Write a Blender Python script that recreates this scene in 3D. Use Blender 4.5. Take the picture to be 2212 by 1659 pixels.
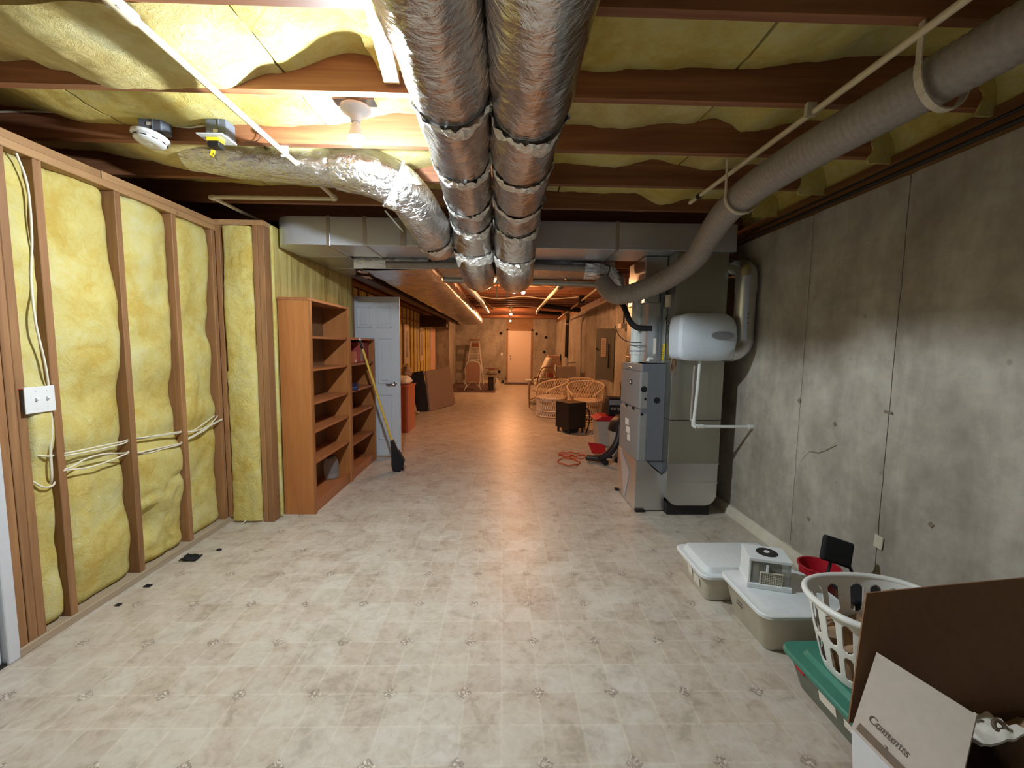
import bpy, bmesh, math, random
from mathutils import Vector, Matrix, noise
PI = math.pi
random.seed(7)
for o in list(bpy.data.objects):
    bpy.data.objects.remove(o)
scn = bpy.context.scene
COL = scn.collection

# ------------------------------------------------------------------ camera
CAM_H = 1.42517
cam = bpy.data.objects.new('camera', bpy.data.cameras.new('camera'))
COL.objects.link(cam)
cam.data.sensor_width = 36.0
cam.data.lens = 917.75 / 2212 * 36.0
cam.data.clip_start = 0.05
p_, y_, r_ = -0.09011348, 0.0241941, 0.0121140
fwd = Vector((math.sin(y_) * math.cos(p_), math.cos(y_) * math.cos(p_), math.sin(p_)))
rgt = Vector((math.cos(y_), -math.sin(y_), 0))
upv = rgt.cross(fwd)
r2 = math.cos(r_) * rgt + math.sin(r_) * upv
u2 = -math.sin(r_) * rgt + math.cos(r_) * upv
cam.matrix_world = Matrix(((r2.x, u2.x, -fwd.x, 0), (r2.y, u2.y, -fwd.y, 0), (r2.z, u2.z, -fwd.z, CAM_H), (0, 0, 0, 1)))
scn.camera = cam
# ------------------------------------------------------------------ world, exposure
w = bpy.data.worlds.new('world')
scn.world = w
w.use_nodes = True
w.node_tree.nodes['Background'].inputs[0].default_value = (0.85, 0.92, 1.0, 1)
w.node_tree.nodes['Background'].inputs[1].default_value = 0.13
scn.view_settings.view_transform = 'Standard'
scn.view_settings.look = 'None'
scn.view_settings.exposure = 0.0
scn.view_settings.gamma = 1.0
scn.view_settings.use_curve_mapping = False
BULB_COOL = 5000.0
BULB_WARM = 2900.0

# ------------------------------------------------------------------ node helpers
def S(c):
    return tuple(((v / 255) / 12.92 if v / 255 <= .04045 else ((v / 255 + .055) / 1.055) ** 2.4) for v in c) + (1,)

class NT:
    def __init__(s, name):
        s.m = bpy.data.materials.new(name)
        s.m.use_nodes = True
        s.t = s.m.node_tree
        s.b = s.t.nodes['Principled BSDF']
    def n(s, typ, **kw):
        nd = s.t.nodes.new(typ)
        for k, v in kw.items():
            if k.startswith('i_'):
                nd.inputs[k[2:].replace('_', ' ')].default_value = v
            else:
                setattr(nd, k, v)
        return nd
    def l(s, a, b):
        s.t.links.new(a, b)
    def val(s, x, sock):
        if isinstance(x, (int, float)):
            sock.default_value = x
        else:
            s.l(x, sock)
    def math(s, op, a, b=0.0, c=0.0):
        nd = s.n('ShaderNodeMath', operation=op)
        s.val(a, nd.inputs[0]); s.val(b, nd.inputs[1]); s.val(c, nd.inputs[2])
        return nd.outputs[0]
    def coord(s, kind='Object', scale=(1, 1, 1), loc=(0, 0, 0)):
        tc = s.n('ShaderNodeTexCoord')
        mp = s.n('ShaderNodeMapping')
        mp.inputs['Scale'].default_value = scale
        mp.inputs['Location'].default_value = loc
        s.l(tc.outputs[kind], mp.inputs[0])
        return mp.outputs[0]
    def noise(s, vec, scale, detail=4, rough=.55, dist=0.0):
        nd = s.n('ShaderNodeTexNoise')
        nd.inputs['Scale'].default_value = scale
        nd.inputs['Detail'].default_value = detail
        nd.inputs['Roughness'].default_value = rough
        nd.inputs['Distortion'].default_value = dist
        s.l(vec, nd.inputs['Vector'])
        return nd.outputs['Fac']
    def ramp(s, fac, stops):
        nd = s.n('ShaderNodeValToRGB')
        e = nd.color_ramp.elements
        while len(e) < len(stops):
            e.new(.5)
        for i, (p, c) in enumerate(stops):
            e[i].position = p
            e[i].color = c if len(c) == 4 else tuple(c) + (1,)
        s.l(fac, nd.inputs[0])
        return nd.outputs[0]
    def mix(s, fac, a, b, mode='MIX'):
        nd = s.n('ShaderNodeMix', data_type='RGBA', blend_type=mode)
        s.val(fac, nd.inputs[0])
        for x, i in ((a, 6), (b, 7)):
            if isinstance(x, tuple):
                nd.inputs[i].default_value = x
            else:
                s.l(x, nd.inputs[i])
        return nd.outputs[2]
    def bump(s, h, strength=.3, dist=.01, normal=None):
        nd = s.n('ShaderNodeBump')
        nd.inputs['Strength'].default_value = strength
        nd.inputs['Distance'].default_value = dist
        s.l(h, nd.inputs['Height'])
        if normal is not None:
            s.l(normal, nd.inputs['Normal'])
        return nd.outputs[0]
    def out(s, color=None, rough=None, metal=None, normal=None, **kw):
        I = s.b.inputs
        if color is not None:
            if isinstance(color, tuple): I['Base Color'].default_value = color
            else: s.l(color, I['Base Color'])
        if rough is not None: s.val(rough, I['Roughness'])
        if metal is not None: s.val(metal, I['Metallic'])
        if normal is not None: s.l(normal, I['Normal'])
        for k, v in kw.items():
            I[k.replace('_', ' ')].default_value = v
        return s.m

def plain(name, rgb, rough=.5, metal=0.0, var=.08, bump=0.0, scale=30, **kw):
    t = NT(name)
    c = t.coord()
    f = t.noise(c, scale, 3)
    lin = S(rgb)
    lo = tuple(v * (1 - var) for v in lin[:3]) + (1,)
    hi = tuple(min(1, v * (1 + var)) for v in lin[:3]) + (1,)
    col = t.ramp(f, [(.3, lo), (.7, hi)])
    nr = t.bump(f, bump, .004) if bump else None
    return t.out(col, rough, metal, nr, **kw)

def wood(name, light, dark, scale=(1, 1, 1), rough=.55, grain=14, knots=True):
    t = NT(name)
    tc = t.n('ShaderNodeTexCoord')
    oi = t.n('ShaderNodeObjectInfo')
    va = t.n('ShaderNodeVectorMath', operation='ADD')
    sc = t.n('ShaderNodeVectorMath', operation='SCALE')
    cb = t.n('ShaderNodeCombineXYZ')
    t.l(oi.outputs['Random'], cb.inputs[0]); t.l(oi.outputs['Random'], cb.inputs[1]); t.l(oi.outputs['Random'], cb.inputs[2])
    t.l(cb.outputs[0], sc.inputs[0]); sc.inputs['Scale'].default_value = 23.0
    t.l(tc.outputs['Object'], va.inputs[0]); t.l(sc.outputs[0], va.inputs[1])
    mp = t.n('ShaderNodeMapping'); mp.inputs['Scale'].default_value = scale
    t.l(va.outputs[0], mp.inputs[0])
    v = mp.outputs[0]
    g = t.noise(v, grain, 6, .6, 1.2)
    g2 = t.noise(v, grain * .25, 3, .5, .5)
    f = t.math('ADD', t.math('MULTIPLY', g, .6), t.math('MULTIPLY', g2, .4))
    col = t.ramp(f, [(.3, S(dark)), (.52, S(tuple((a + b) / 2 for a, b in zip(light, dark)))), (.7, S(light))])
    if knots:
        vo = t.n('ShaderNodeTexVoronoi'); vo.inputs['Scale'].default_value = 3.4
        t.l(va.outputs[0], vo.inputs['Vector'])
        k = t.ramp(vo.outputs['Distance'], [(.02, (.7, .7, .7, 1)), (.06, (0, 0, 0, 1))])
        col = t.mix(k, col, S(tuple(c * .55 for c in dark)))
    # piece to piece difference
    hs = t.n('ShaderNodeHueSaturation')
    t.l(col, hs.inputs['Color'])
    t.l(t.math('ADD', t.math('MULTIPLY', oi.outputs['Random'], .3), .85), hs.inputs['Value'])
    return t.out(hs.outputs[0], rough, 0, t.bump(g, .15, .004))

# ------------------------------------------------------------------ materials
M = {}
M['stud'] = wood('stud_pine', (172, 128, 86), (122, 84, 52), (1, 1, .06), .6, 22)
M['joist'] = wood('joist_fir', (172, 118, 80), (112, 68, 44), (.05, 1, 1), .6, 22)
M['joist_y'] = wood('beam_fir', (172, 126, 78), (114, 74, 42), (1, .05, 1), .6, 22)
M['plate'] = wood('plate_pine', (182, 144, 100), (142, 104, 68), (1, .06, 1), .6, 22)
M['sole'] = wood('dusty_plate', (196, 180, 156), (168, 146, 120), (1, .06, 1), .7, 18)
M['subfloor'] = wood('subfloor_board', (170, 120, 80), (120, 74, 46), (.3, 1, 1), .7, 8)
M['oak'] = wood('oak_laminate', (176, 118, 66), (148, 90, 46), (1, 1, .08), .38, 26, knots=False)
M['oak_shelf'] = wood('oak_shelf', (178, 116, 70), (148, 88, 50), (1, .08, 1), .42, 26, knots=False)
M['oak_back'] = plain('bookcase_backing', (128, 92, 62), .6, var=.1)

def batt_material(name, a, b, c):
    t = NT(name)
    v = t.coord()
    n1 = t.noise(v, 3.2, 5, .6, .6)
    n2 = t.noise(v, 14, 7, .75, 1.4)
    f = t.math('ADD', t.math('MULTIPLY', n1, .62), t.math('MULTIPLY', n2, .38))
    col = t.ramp(f, [(.38, S(a)), (.5, S(b)), (.64, S(c))])
    n3 = t.noise(v, 60, 5, .75, .5)
    h = t.math('ADD', t.math('MULTIPLY', n2, .9), t.math('MULTIPLY', n3, .22))
    return t.out(col, .95, 0, t.bump(h, .6, .03), Specular_IOR_Level=.05)
M['batt'] = batt_material('fibreglass_batt', (205, 177, 91), (216, 201, 124), (219, 212, 157))
M['batt_old'] = batt_material('fibreglass_batt_dusty', (202, 178, 112), (218, 202, 138), (228, 220, 170))

t = NT('wall_batt_grey_yellow')
v = t.coord(scale=(1, 1.6, .25))
f = t.noise(v, 9, 5, .6, .6)
f2 = t.noise(t.coord(), 2, 2)
ff = t.math('ADD', t.math('MULTIPLY', f, .6), t.math('MULTIPLY', f2, .4))
M['batt_faced'] = t.out(t.ramp(ff, [(.35, S((164, 144, 88))), (.5, S((204, 186, 112))), (.66, S((220, 208, 148)))]), .85, 0, t.bump(f, .5, .02), Specular_IOR_Level=.15)

def concrete(name, lo, mid, hi):
    t = NT(name)
    v = t.coord()
    n1 = t.noise(v, 1.3, 6, .6, .4)
    n2 = t.noise(v, 9, 6, .65)
    vs = t.coord(scale=(1, 1.4, .35))
    n3 = t.noise(vs, 3.0, 4, .6, .3)
    f = t.math('ADD', t.math('ADD', t.math('MULTIPLY', n1, .4), t.math('MULTIPLY', n2, .25)), t.math('MULTIPLY', n3, .35))
    col = t.ramp(f, [(.36, S(lo)), (.5, S(mid)), (.64, S(hi))])
    vo = t.n('ShaderNodeTexVoronoi'); vo.inputs['Scale'].default_value = 5
    t.l(t.coord(scale=(1, 1, .8)), vo.inputs['Vector'])
    spot = t.ramp(vo.outputs['Distance'], [(.03, (1, 1, 1, 1)), (.07, (0, 0, 0, 1))])
    col = t.mix(t.math('MULTIPLY', spot, .35), col, S(tuple(c * .7 for c in lo)))
    n4 = t.noise(v, 45, 5, .7)
    return t.out(col, .85, 0, t.bump(t.math('ADD', n4, n2), .25, .006))
M['concrete'] = concrete('poured_concrete', (128, 120, 108), (160, 153, 141), (190, 186, 174))
M['concrete_dark'] = concrete('concrete_joint', (96, 86, 72), (120, 108, 90), (146, 134, 114))
M['curb'] = concrete('curb_concrete', (186, 178, 158), (204, 198, 180), (218, 212, 198))

# sheet vinyl: printed 6 inch squares with a speckled diamond every 12 inches
t = NT('sheet_vinyl')
g = t.coord()
sp = t.n('ShaderNodeSeparateXYZ'); t.l(g, sp.inputs[0])
u = t.math('DIVIDE', t.math('SUBTRACT', sp.outputs[0], .1636), .3048)
vv = t.math('DIVIDE', t.math('SUBTRACT', sp.outputs[1], 1.3258), .3048)
wob = t.noise(g, 26, 2)
wob = t.math('MULTIPLY', t.math('SUBTRACT', wob, .5), .05)
u2_, v2_ = t.math('ADD', u, wob), t.math('ADD', vv, wob)
def cdist(x, m):
    x2 = t.math('MULTIPLY', x, m)
    return t.math('DIVIDE', t.math('ABSOLUTE', t.math('SUBTRACT', x2, t.math('ROUND', x2))), m)
du, dv = cdist(u, 1), cdist(vv, 1)
dia = t.math('ADD', du, dv)
diamask = t.math('LESS_THAN', dia, .105)
su, sv = cdist(u2_, 2), cdist(v2_, 2)
line = t.math('MINIMUM', su, sv)
linemask = t.ramp(line, [(.0, (1, 1, 1, 1)), (.022, (0, 0, 0, 1))])
# printed tiles are of two sizes: drop some lines where neighbouring squares merge
cell = t.n('ShaderNodeCombineXYZ')
t.l(t.math('FLOOR', t.math('MULTIPLY', u, 2)), cell.inputs[0]); t.l(t.math('FLOOR', t.math('MULTIPLY', vv, 2)), cell.inputs[1])
wn = t.n('ShaderNodeTexWhiteNoise', noise_dimensions='2D'); t.l(cell.outputs[0], wn.inputs['Vector'])
tilecol = t.ramp(wn.outputs['Value'], [(.0, S((172, 156, 140))), (.3, S((188, 174, 156))), (.55, S((194, 186, 172))), (.8, S((182, 166, 146))), (1, S((202, 196, 184)))])
n1 = t.noise(g, 5.5, 6, .62, 1.0)
n2 = t.noise(g, 24, 5, .6, .8)
nn = t.math('ADD', t.math('MULTIPLY', n1, .6), t.math('MULTIPLY', n2, .4))
mar = t.ramp(nn, [(.38, S((140, 130, 116))), (.47, S((180, 170, 156))), (.58, S((200, 196, 186)))])
col = t.mix(.5, tilecol, mar)
# grout print
col = t.mix(t.math('MULTIPLY', linemask, t.math('MULTIPLY', n2, .7)), col, S((214, 206, 190)))
vo = t.n('ShaderNodeTexVoronoi'); vo.inputs['Scale'].default_value = 150
t.l(g, vo.inputs['Vector'])
sep = t.n('ShaderNodeSeparateColor'); t.l(vo.outputs['Color'], sep.inputs[0])
speck = t.ramp(sep.outputs[0], [(.0, S((96, 84, 76))), (.45, S((140, 126, 112))), (.7, S((176, 164, 150))), (1, S((232, 226, 214)))])
halo = t.ramp(dia, [(.1, (1, 1, 1, 1)), (.2, (0, 0, 0, 1))])
col = t.mix(t.math('MULTIPLY', halo, .22), col, S((150, 134, 116)))
col = t.mix(t.math('MULTIPLY', diamask, .62), col, speck)
hh = t.math('SUBTRACT', n1, t.math('MULTIPLY', linemask, .5))
big = t.noise(g, 1.6, 3)
hh = t.math('ADD', t.math('MULTIPLY', hh, .35), t.math('MULTIPLY', n2, .2))
M['vinyl'] = t.out(col, t.math('ADD', t.math('MULTIPLY', n2, .10), .36), 0, t.bump(hh, .05, .008, t.bump(big, .05, .03)))

def foil(name, rough=.2, sx=(1, 1, 1), strength=.6, col=(.74, .73, .72, 1), sc=1.0):
    t = NT(name)
    v = t.coord(scale=sx)
    v0 = t.coord()
    a = t.noise(v, 9 * sc, 5, .6, 1.5)
    b = t.noise(v, 38 * sc, 4, .6, 1.0)
    vo = t.n('ShaderNodeTexVoronoi', feature='DISTANCE_TO_EDGE'); vo.inputs['Scale'].default_value = 14 * sc
    t.l(v, vo.inputs['Vector'])
    e = t.math('MINIMUM', vo.outputs['Distance'], .25)
    h = t.math('ADD', t.math('ADD', t.math('MULTIPLY', a, 1.0), t.math('MULTIPLY', b, .3)), t.math('MULTIPLY', e, .6))
    rg = t.math('ADD', t.math('MULTIPLY', t.noise(v0, 5, 3), .16), rough - .06)
    return t.out(col, rg, 1.0, t.bump(h, strength, .012))
M['foil'] = foil('foil_jacket', .15, (1, 1.5, 1), .55, (.64, .63, .62, 1), 1.15)
M['foil_wrinkled'] = foil('foil_wrinkled', .15, (1.2, 2.6, 1.2), .9, (.70, .70, .71, 1), 1.2)
M['foil_pale'] = foil('foil_tape', .3, (1, 1, 1), 1.0, (.95, .95, .92, 1), 2.0)
M['foil_pale'].node_tree.nodes['Principled BSDF'].inputs['Metallic'].default_value = .80
M['foil_flat'] = foil('foil_wrap', .24, (.5, 2.2, 1), .45)
def galv(name, col, rough=.3, st=.08):
    t = NT(name)
    v = t.coord()
    n = t.noise(v, 1.6, 3, .5, .6)
    n2 = t.noise(v, 60, 3)
    vo = t.n('ShaderNodeTexVoronoi'); vo.inputs['Scale'].default_value = 45; t.l(v, vo.inputs['Vector'])
    c = t.mix(t.math('MULTIPLY', n2, .3), col, tuple(x * .75 for x in col[:3]) + (1,))
    return t.out(c, t.math('ADD', t.math('MULTIPLY', n, .18), rough - .08), 1.0, t.bump(n, st, .1, t.bump(n2, .03, .002)))
M['galv'] = galv('galvanized_sheet', (.66, .68, .70, 1), .3)
M['galv_dull'] = galv('galvanized_dull', (.44, .44, .39, 1), .42)
M['galv_trunk'] = galv('galvanized_bright', (.74, .80, .90, 1), .34)
M['galv_trunk'].node_tree.nodes['Principled BSDF'].inputs['Metallic'].default_value = .78
M['steel_beam'] = plain('painted_girder', (70, 44, 34), .6)
M['white_plastic'] = plain('white_plastic', (214, 216, 214), .4, var=.03)
M['porcelain'] = plain('porcelain', (226, 228, 228), .25, var=.02)
M['humid'] = plain('humidifier_shell', (206, 216, 226), .45, var=.02)
M['badge'] = plain('badge_grey', (130, 134, 140), .35)
M['badge_rim'] = plain('badge_rim', (206, 210, 214), .25, metal=.8)
M['furnace'] = plain('furnace_paint', (128, 127, 126), .45, var=.03)
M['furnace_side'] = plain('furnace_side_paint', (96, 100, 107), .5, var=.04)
M['black'] = plain('black_plastic', (26, 24, 26), .45)
M['black_matte'] = plain('black_foam', (22, 20, 24), .85)
M['dark_hole'] = plain('knockout_black', (14, 14, 16), .9)
M['pvc'] = plain('white_pvc', (214, 218, 214), .35, var=.03)
M['cpvc'] = plain('cream_cpvc', (224, 212, 182), .4, var=.04)
M['cable'] = plain('white_cable', (222, 216, 196), .5, var=.05)
M['cable_dark'] = plain('dark_cable', (40, 32, 28), .6)
M['box_blue'] = plain('plastic_box_grey', (104, 110, 122), .5)
M['label'] = plain('paper_label', (222, 216, 204), .7, var=.03)
M['paper'] = plain('directory_paper', (216, 196, 176), .7, var=.08, scale=60)
M['yellow'] = plain('yellow_label', (236, 204, 36), .5, var=.03)
M['yellow_plug'] = plain('yellow_plug', (238, 214, 40), .4)
M['yellow_handle'] = plain('yellow_handle', (214, 180, 72), .45, var=.1)
M['door_white'] = plain('painted_door', (206, 210, 216), .4, var=.02)
M['door_far'] = plain('far_door_paint', (230, 214, 200), .45, var=.02)
M['chrome'] = plain('chrome', (200, 200, 200), .15, metal=1.0, var=.03)
M['panel_grey'] = plain('panel_enamel', (126, 126, 116), .5, var=.04)
M['bin_lid'] = plain('bin_lid_white', (216, 222, 224), .4, var=.04)
M['bin_body'] = plain('bin_body_clear', (196, 190, 174), .35, var=.12, scale=9)
M['green_lid'] = plain('green_lid', (58, 124, 106), .4, var=.05)
M['green_body'] = plain('grey_green_body', (112, 118, 108), .4, var=.12, scale=9)
M['basket'] = plain('white_basket', (222, 224, 220), .4, var=.02)
M['red'] = plain('red_plastic', (176, 24, 40), .45, var=.05)
M['red_dull'] = plain('red_carton', (150, 52, 52), .6, var=.25, scale=22)
M['clothes'] = plain('tan_cloth', (150, 122, 94), .9, var=.35, bump=.4, scale=14)
M['white_cloth'] = plain('white_cloth', (220, 214, 200), .9, var=.06, bump=.3)
M['pink_cloth'] = plain('striped_cloth', (188, 160, 148), .9, var=.2)
M['carton_in'] = plain('carton_brown', (128, 92, 64), .8, var=.06)
M['carton_grey'] = plain('carton_grey_print', (176, 164, 152), .7, var=.04)
M['carton_white'] = plain('carton_white_print', (218, 220, 226), .6, var=.02)
M['print_dark'] = plain('printed_ink', (96, 84, 78), .7)
M['wicker'] = plain('white_wicker', (236, 218, 196), .6, var=.1, bump=.5, scale=70)
M['rattan'] = plain('brown_rattan', (150, 110, 70), .5, var=.15)
M['ladder'] = plain('aluminium', (206, 200, 190), .35, metal=.7)
M['ladder_step'] = plain('ladder_cap', (120, 70, 50), .5)
M['sling'] = plain('sling_fabric', (156, 124, 112), .8, var=.06)
M['mirror_frame'] = plain('cream_frame', (214, 196, 172), .6)
M['mirror_pane'] = plain('grey_pane', (150, 140, 130), .5, var=.3, scale=8)
M['foam_grey'] = plain('grey_panel_fabric', (150, 128, 112), .8, var=.05)
M['orange_wood'] = plain('cherry_cabinet', (176, 92, 58), .4, var=.06)
M['orange_cord'] = plain('orange_cord', (206, 84, 44), .5)
M['hose'] = plain('vac_hose', (34, 28, 32), .5)
M['grey_tub'] = plain('translucent_tub', (176, 172, 162), .4, var=.06)
M['flue_pvc'] = plain('grey_film_tube', (150, 142, 136), .35, var=.12, scale=50)
M['ring'] = plain('pale_hanger', (206, 196, 176), .4)
M['purple'] = plain('purple_clip', (90, 60, 150), .5)
M['blue'] = plain('blue_item', (32, 34, 72), .6)
M['grille'] = plain('cream_grille', (196, 190, 172), .5, var=.05)
M['brown_case'] = plain('fan_brown', (100, 82, 66), .5)
M['debris'] = plain('black_debris', (20, 20, 24), .9)
M['rug'] = plain('dark_mat', (92, 70, 62), .9, var=.1)
M['board'] = plain('pink_board', (216, 176, 150), .7)
t = NT('clear_plastic')
M['clear'] = t.out((.9, .9, .86, 1), .12, 0, None, Transmission_Weight=.85, IOR=1.2)
def emit(name, col, st):
    t = NT(name)
    t.b.inputs['Base Color'].default_value = (1, 1, 1, 1)
    t.b.inputs['Emission Color'].default_value = col
    t.b.inputs['Emission Strength'].default_value = st
    return t.m
M['bulb_cool'] = emit('bulb_daylight', (.84, .93, 1.0, 1), BULB_COOL)
M['bulb_warm'] = emit('bulb_warm', (1.0, .45, .19, 1), BULB_WARM)

# ------------------------------------------------------------------ mesh helpers
def rot(ax=0, ay=0, az=0):
    return Matrix.Rotation(az, 3, 'Z') @ Matrix.Rotation(ay, 3, 'Y') @ Matrix.Rotation(ax, 3, 'X')

class MB:
    def __init__(s):
        s.v = []; s.f = []
    def add(s, vs, fs):
        o = len(s.v)
        s.v += [tuple(x) for x in vs]
        s.f += [tuple(i + o for i in f) for f in fs]
        return s
    def box(s, x0, x1, y0, y1, z0, z1):
        return s.add([(x0, y0, z0), (x1, y0, z0), (x1, y1, z0), (x0, y1, z0), (x0, y0, z1), (x1, y0, z1), (x1, y1, z1), (x0, y1, z1)],
                     [(0, 3, 2, 1), (4, 5, 6, 7), (0, 1, 5, 4), (1, 2, 6, 5), (2, 3, 7, 6), (3, 0, 4, 7)])
    def obox(s, c, size, R=None):
        R = R or Matrix.Identity(3)
        c = Vector(c)
        hx, hy, hz = size[0] / 2, size[1] / 2, size[2] / 2
        vs = [c + R @ Vector((a * hx, b * hy, d * hz)) for d in (-1, 1) for a, b in ((-1, -1), (1, -1), (1, 1), (-1, 1))]
        return s.add(vs, [(0, 3, 2, 1), (4, 5, 6, 7), (0, 1, 5, 4), (1, 2, 6, 5), (2, 3, 7, 6), (3, 0, 4, 7)])
    def beam(s, a, b, wdt, hgt, up=(0, 0, 1)):
        a, b = Vector(a), Vector(b)
        d = (b - a).normalized()
        sd = d.cross(Vector(up))
        if sd.length < 1e-4: sd = d.cross(Vector((1, 0, 0)))
        sd.normalize()
        u = sd.cross(d)
        R = Matrix((sd, d, u)).transposed()
        return s.obox((a + b) / 2, (wdt, (b - a).length, hgt), R)
    def tube(s, pts, r, seg=12, cap=True, closed=False):
        pts = [Vector(p) for p in pts]
        n = len(pts)
        rs = r if isinstance(r, (list, tuple)) else [r] * n
        T = []
        for i in range(n):
            if closed: d = pts[(i + 1) % n] - pts[i - 1]
            else: d = pts[min(i + 1, n - 1)] - pts[max(i - 1, 0)]
            T.append(d.normalized() if d.length > 1e-9 else Vector((0, 0, 1)))
        nrm = T[0].cross(Vector((0, 0, 1)))
        if nrm.length < .05: nrm = T[0].cross(Vector((1, 0, 0)))
        nrm.normalize()
        vs = []
        for i in range(n):
            nrm = (nrm - T[i] * nrm.dot(T[i])).normalized()
            bn = T[i].cross(nrm)
            for k in range(seg):
                a = 2 * PI * k / seg
                vs.append(pts[i] + (nrm * math.cos(a) + bn * math.sin(a)) * rs[i])
        fs = []
        m = n if closed else n - 1
        for i in range(m):
            j = (i + 1) % n
            for k in range(seg):
                k2 = (k + 1) % seg
                fs.append((i * seg + k, i * seg + k2, j * seg + k2, j * seg + k))
        if cap and not closed:
            fs.append(tuple(range(seg - 1, -1, -1)))
            fs.append(tuple((n - 1) * seg + k for k in range(seg)))
        return s.add(vs, fs)
    def lathe(s, prof, c=(0, 0, 0), R=None, seg=24):
        R = R or Matrix.Identity(3)
        c = Vector(c)
        vs = []
        for (r, z) in prof:
            for k in range(seg):
                a = 2 * PI * k / seg
                vs.append(c + R @ Vector((r * math.cos(a), r * math.sin(a), z)))
        fs = []
        for i in range(len(prof) - 1):
            for k in range(seg):
                k2 = (k + 1) % seg
                fs.append((i * seg + k, i * seg + k2, (i + 1) * seg + k2, (i + 1) * seg + k))
        fs.append(tuple(range(seg - 1, -1, -1)))
        fs.append(tuple((len(prof) - 1) * seg + k for k in range(seg)))
        return s.add(vs, fs)
    def grid(s, nu, nv, fn):
        vs = [fn(i / nu, j / nv) for i in range(nu + 1) for j in range(nv + 1)]
        fs = [(i * (nv + 1) + j, (i + 1) * (nv + 1) + j, (i + 1) * (nv + 1) + j + 1, i * (nv + 1) + j + 1) for i in range(nu) for j in range(nv)]
        return s.add(vs, fs)
    def slab(s, nu, nv, fn, off):
        # closed sheet: front grid fn(u,v), back is front displaced by off (Vector or function)
        o = len(s.v)
        A = [Vector(fn(i / nu, j / nv)) for i in range(nu + 1) for j in range(nv + 1)]
        B = [a + (Vector(off) if not callable(off) else off(a)) for a in A]
        n = len(A)
        W = nv + 1
        fs = []
        for i in range(nu):
            for j in range(nv):
                q = (i * W + j, (i + 1) * W + j, (i + 1) * W + j + 1, i * W + j + 1)
                fs.append(q); fs.append(tuple(n + k for k in reversed(q)))
        for i in range(nu):
            fs.append((i * W, n + i * W, n + (i + 1) * W, (i + 1) * W))
            fs.append(((i + 1) * W + nv, n + (i + 1) * W + nv, n + i * W + nv, i * W + nv))
        for j in range(nv):
            fs.append((j + 1, n + j + 1, n + j, j))
            fs.append((nu * W + j, n + nu * W + j, n + nu * W + j + 1, nu * W + j + 1))
        return s.add(A + B, fs)
    def prism(s, poly, z0, z1, plane='XY'):
        n = len(poly)
        def P(a, b, c):
            return {'XY': (a, b, c), 'XZ': (a, c, b), 'YZ': (c, a, b)}[plane]
        vs = [P(a, b, z0) for a, b in poly] + [P(a, b, z1) for a, b in poly]
        fs = [tuple(range(n - 1, -1, -1)), tuple(range(n, 2 * n))] + [(i, (i + 1) % n, n + (i + 1) % n, n + i) for i in range(n)]
        return s.add(vs, fs)
    def build(s, name, mat, parent=None, smooth=None, bevel=0.0, loc=None, seg=2):
        me = bpy.data.meshes.new(name)
        if parent is not None:
            pw = parent
            org = Vector((0, 0, 0))
            while pw is not None:
                org += pw.location
                pw = pw.parent
        else:
            if loc is None:
                xs = [v[0] for v in s.v]; ys = [v[1] for v in s.v]; zs = [v[2] for v in s.v]
                loc = ((min(xs) + max(xs)) / 2, (min(ys) + max(ys)) / 2, min(zs))
            org = Vector(loc)
        me.from_pydata([(v[0] - org.x, v[1] - org.y, v[2] - org.z) for v in s.v], [], s.f)
        bm = bmesh.new(); bm.from_mesh(me)
        bmesh.ops.recalc_face_normals(bm, faces=bm.faces)
        bm.to_mesh(me); bm.free()
        me.materials.append(M[mat] if isinstance(mat, str) else mat)
        if smooth is not None:
            me.shade_smooth()
            me.set_sharp_from_angle(angle=math.radians(smooth))
        o = bpy.data.objects.new(name, me)
        COL.objects.link(o)
        if parent is not None: o.parent = parent
        else: o.location = org
        if bevel:
            b = o.modifiers.new('bevel', 'BEVEL'); b.width = bevel; b.segments = seg; b.limit_method = 'ANGLE'
            b.harden_normals = False
        return o

def tag(o, label, cat, group=None, kind=None):
    o['label'] = label; o['category'] = cat
    if group: o['group'] = group
    if kind: o['kind'] = kind
    return o
def thing(name, label, cat, loc=(0, 0, 0), group=None):
    o = bpy.data.objects.new(name, None); COL.objects.link(o)
    o.empty_display_size = .05
    o.location = loc
    return tag(o, label, cat, group)
def struct(o, label=None):
    o['kind'] = 'structure'
    if label: o['label'] = label
    return o
def sroot(name, loc=(0, 0, 0), label=None):
    o = bpy.data.objects.new(name, None); COL.objects.link(o); o.location = loc
    return struct(o, label)
def N(x, y, z=0.0, s=1.0):
    return noise.noise(Vector((x * s, y * s, z * s)))
def lerp(tbl, x):
    if x <= tbl[0][0]: return tbl[0][1]
    for (a, b), (c, d) in zip(tbl, tbl[1:]):
        if x <= c:
            f = (x - a) / (c - a); f = f * f * (3 - 2 * f)
            return b + (d - b) * f
    return tbl[-1][1]
def smoothpath(pts, n=8):
    pts = [Vector(p) for p in pts]
    P = [pts[0] * 2 - pts[1]] + pts + [pts[-1] * 2 - pts[-2]]
    out = []
    for i in range(1, len(P) - 2):
        for k in range(n):
            u = k / n
            a, b, c, d = P[i - 1], P[i], P[i + 1], P[i + 2]
            out.append(.5 * ((2 * b) + (-a + c) * u + (2 * a - 5 * b + 4 * c - d) * u * u + (-a + 3 * b - 3 * c + d) * u ** 3))
    out.append(pts[-1])
    return out

# ================================================================== SETTING
XL, XR, YB, YF = -2.16, 2.0, -1.6, 16.2
CZ = 2.44                      # underside of joists
JH = .235
struct(MB().box(-3.1, 2.3, YB, 16.5, -.12, 0).build('floor', 'vinyl', loc=(0, 0, 0)), 'printed beige sheet vinyl floor with small speckled diamonds')

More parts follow.
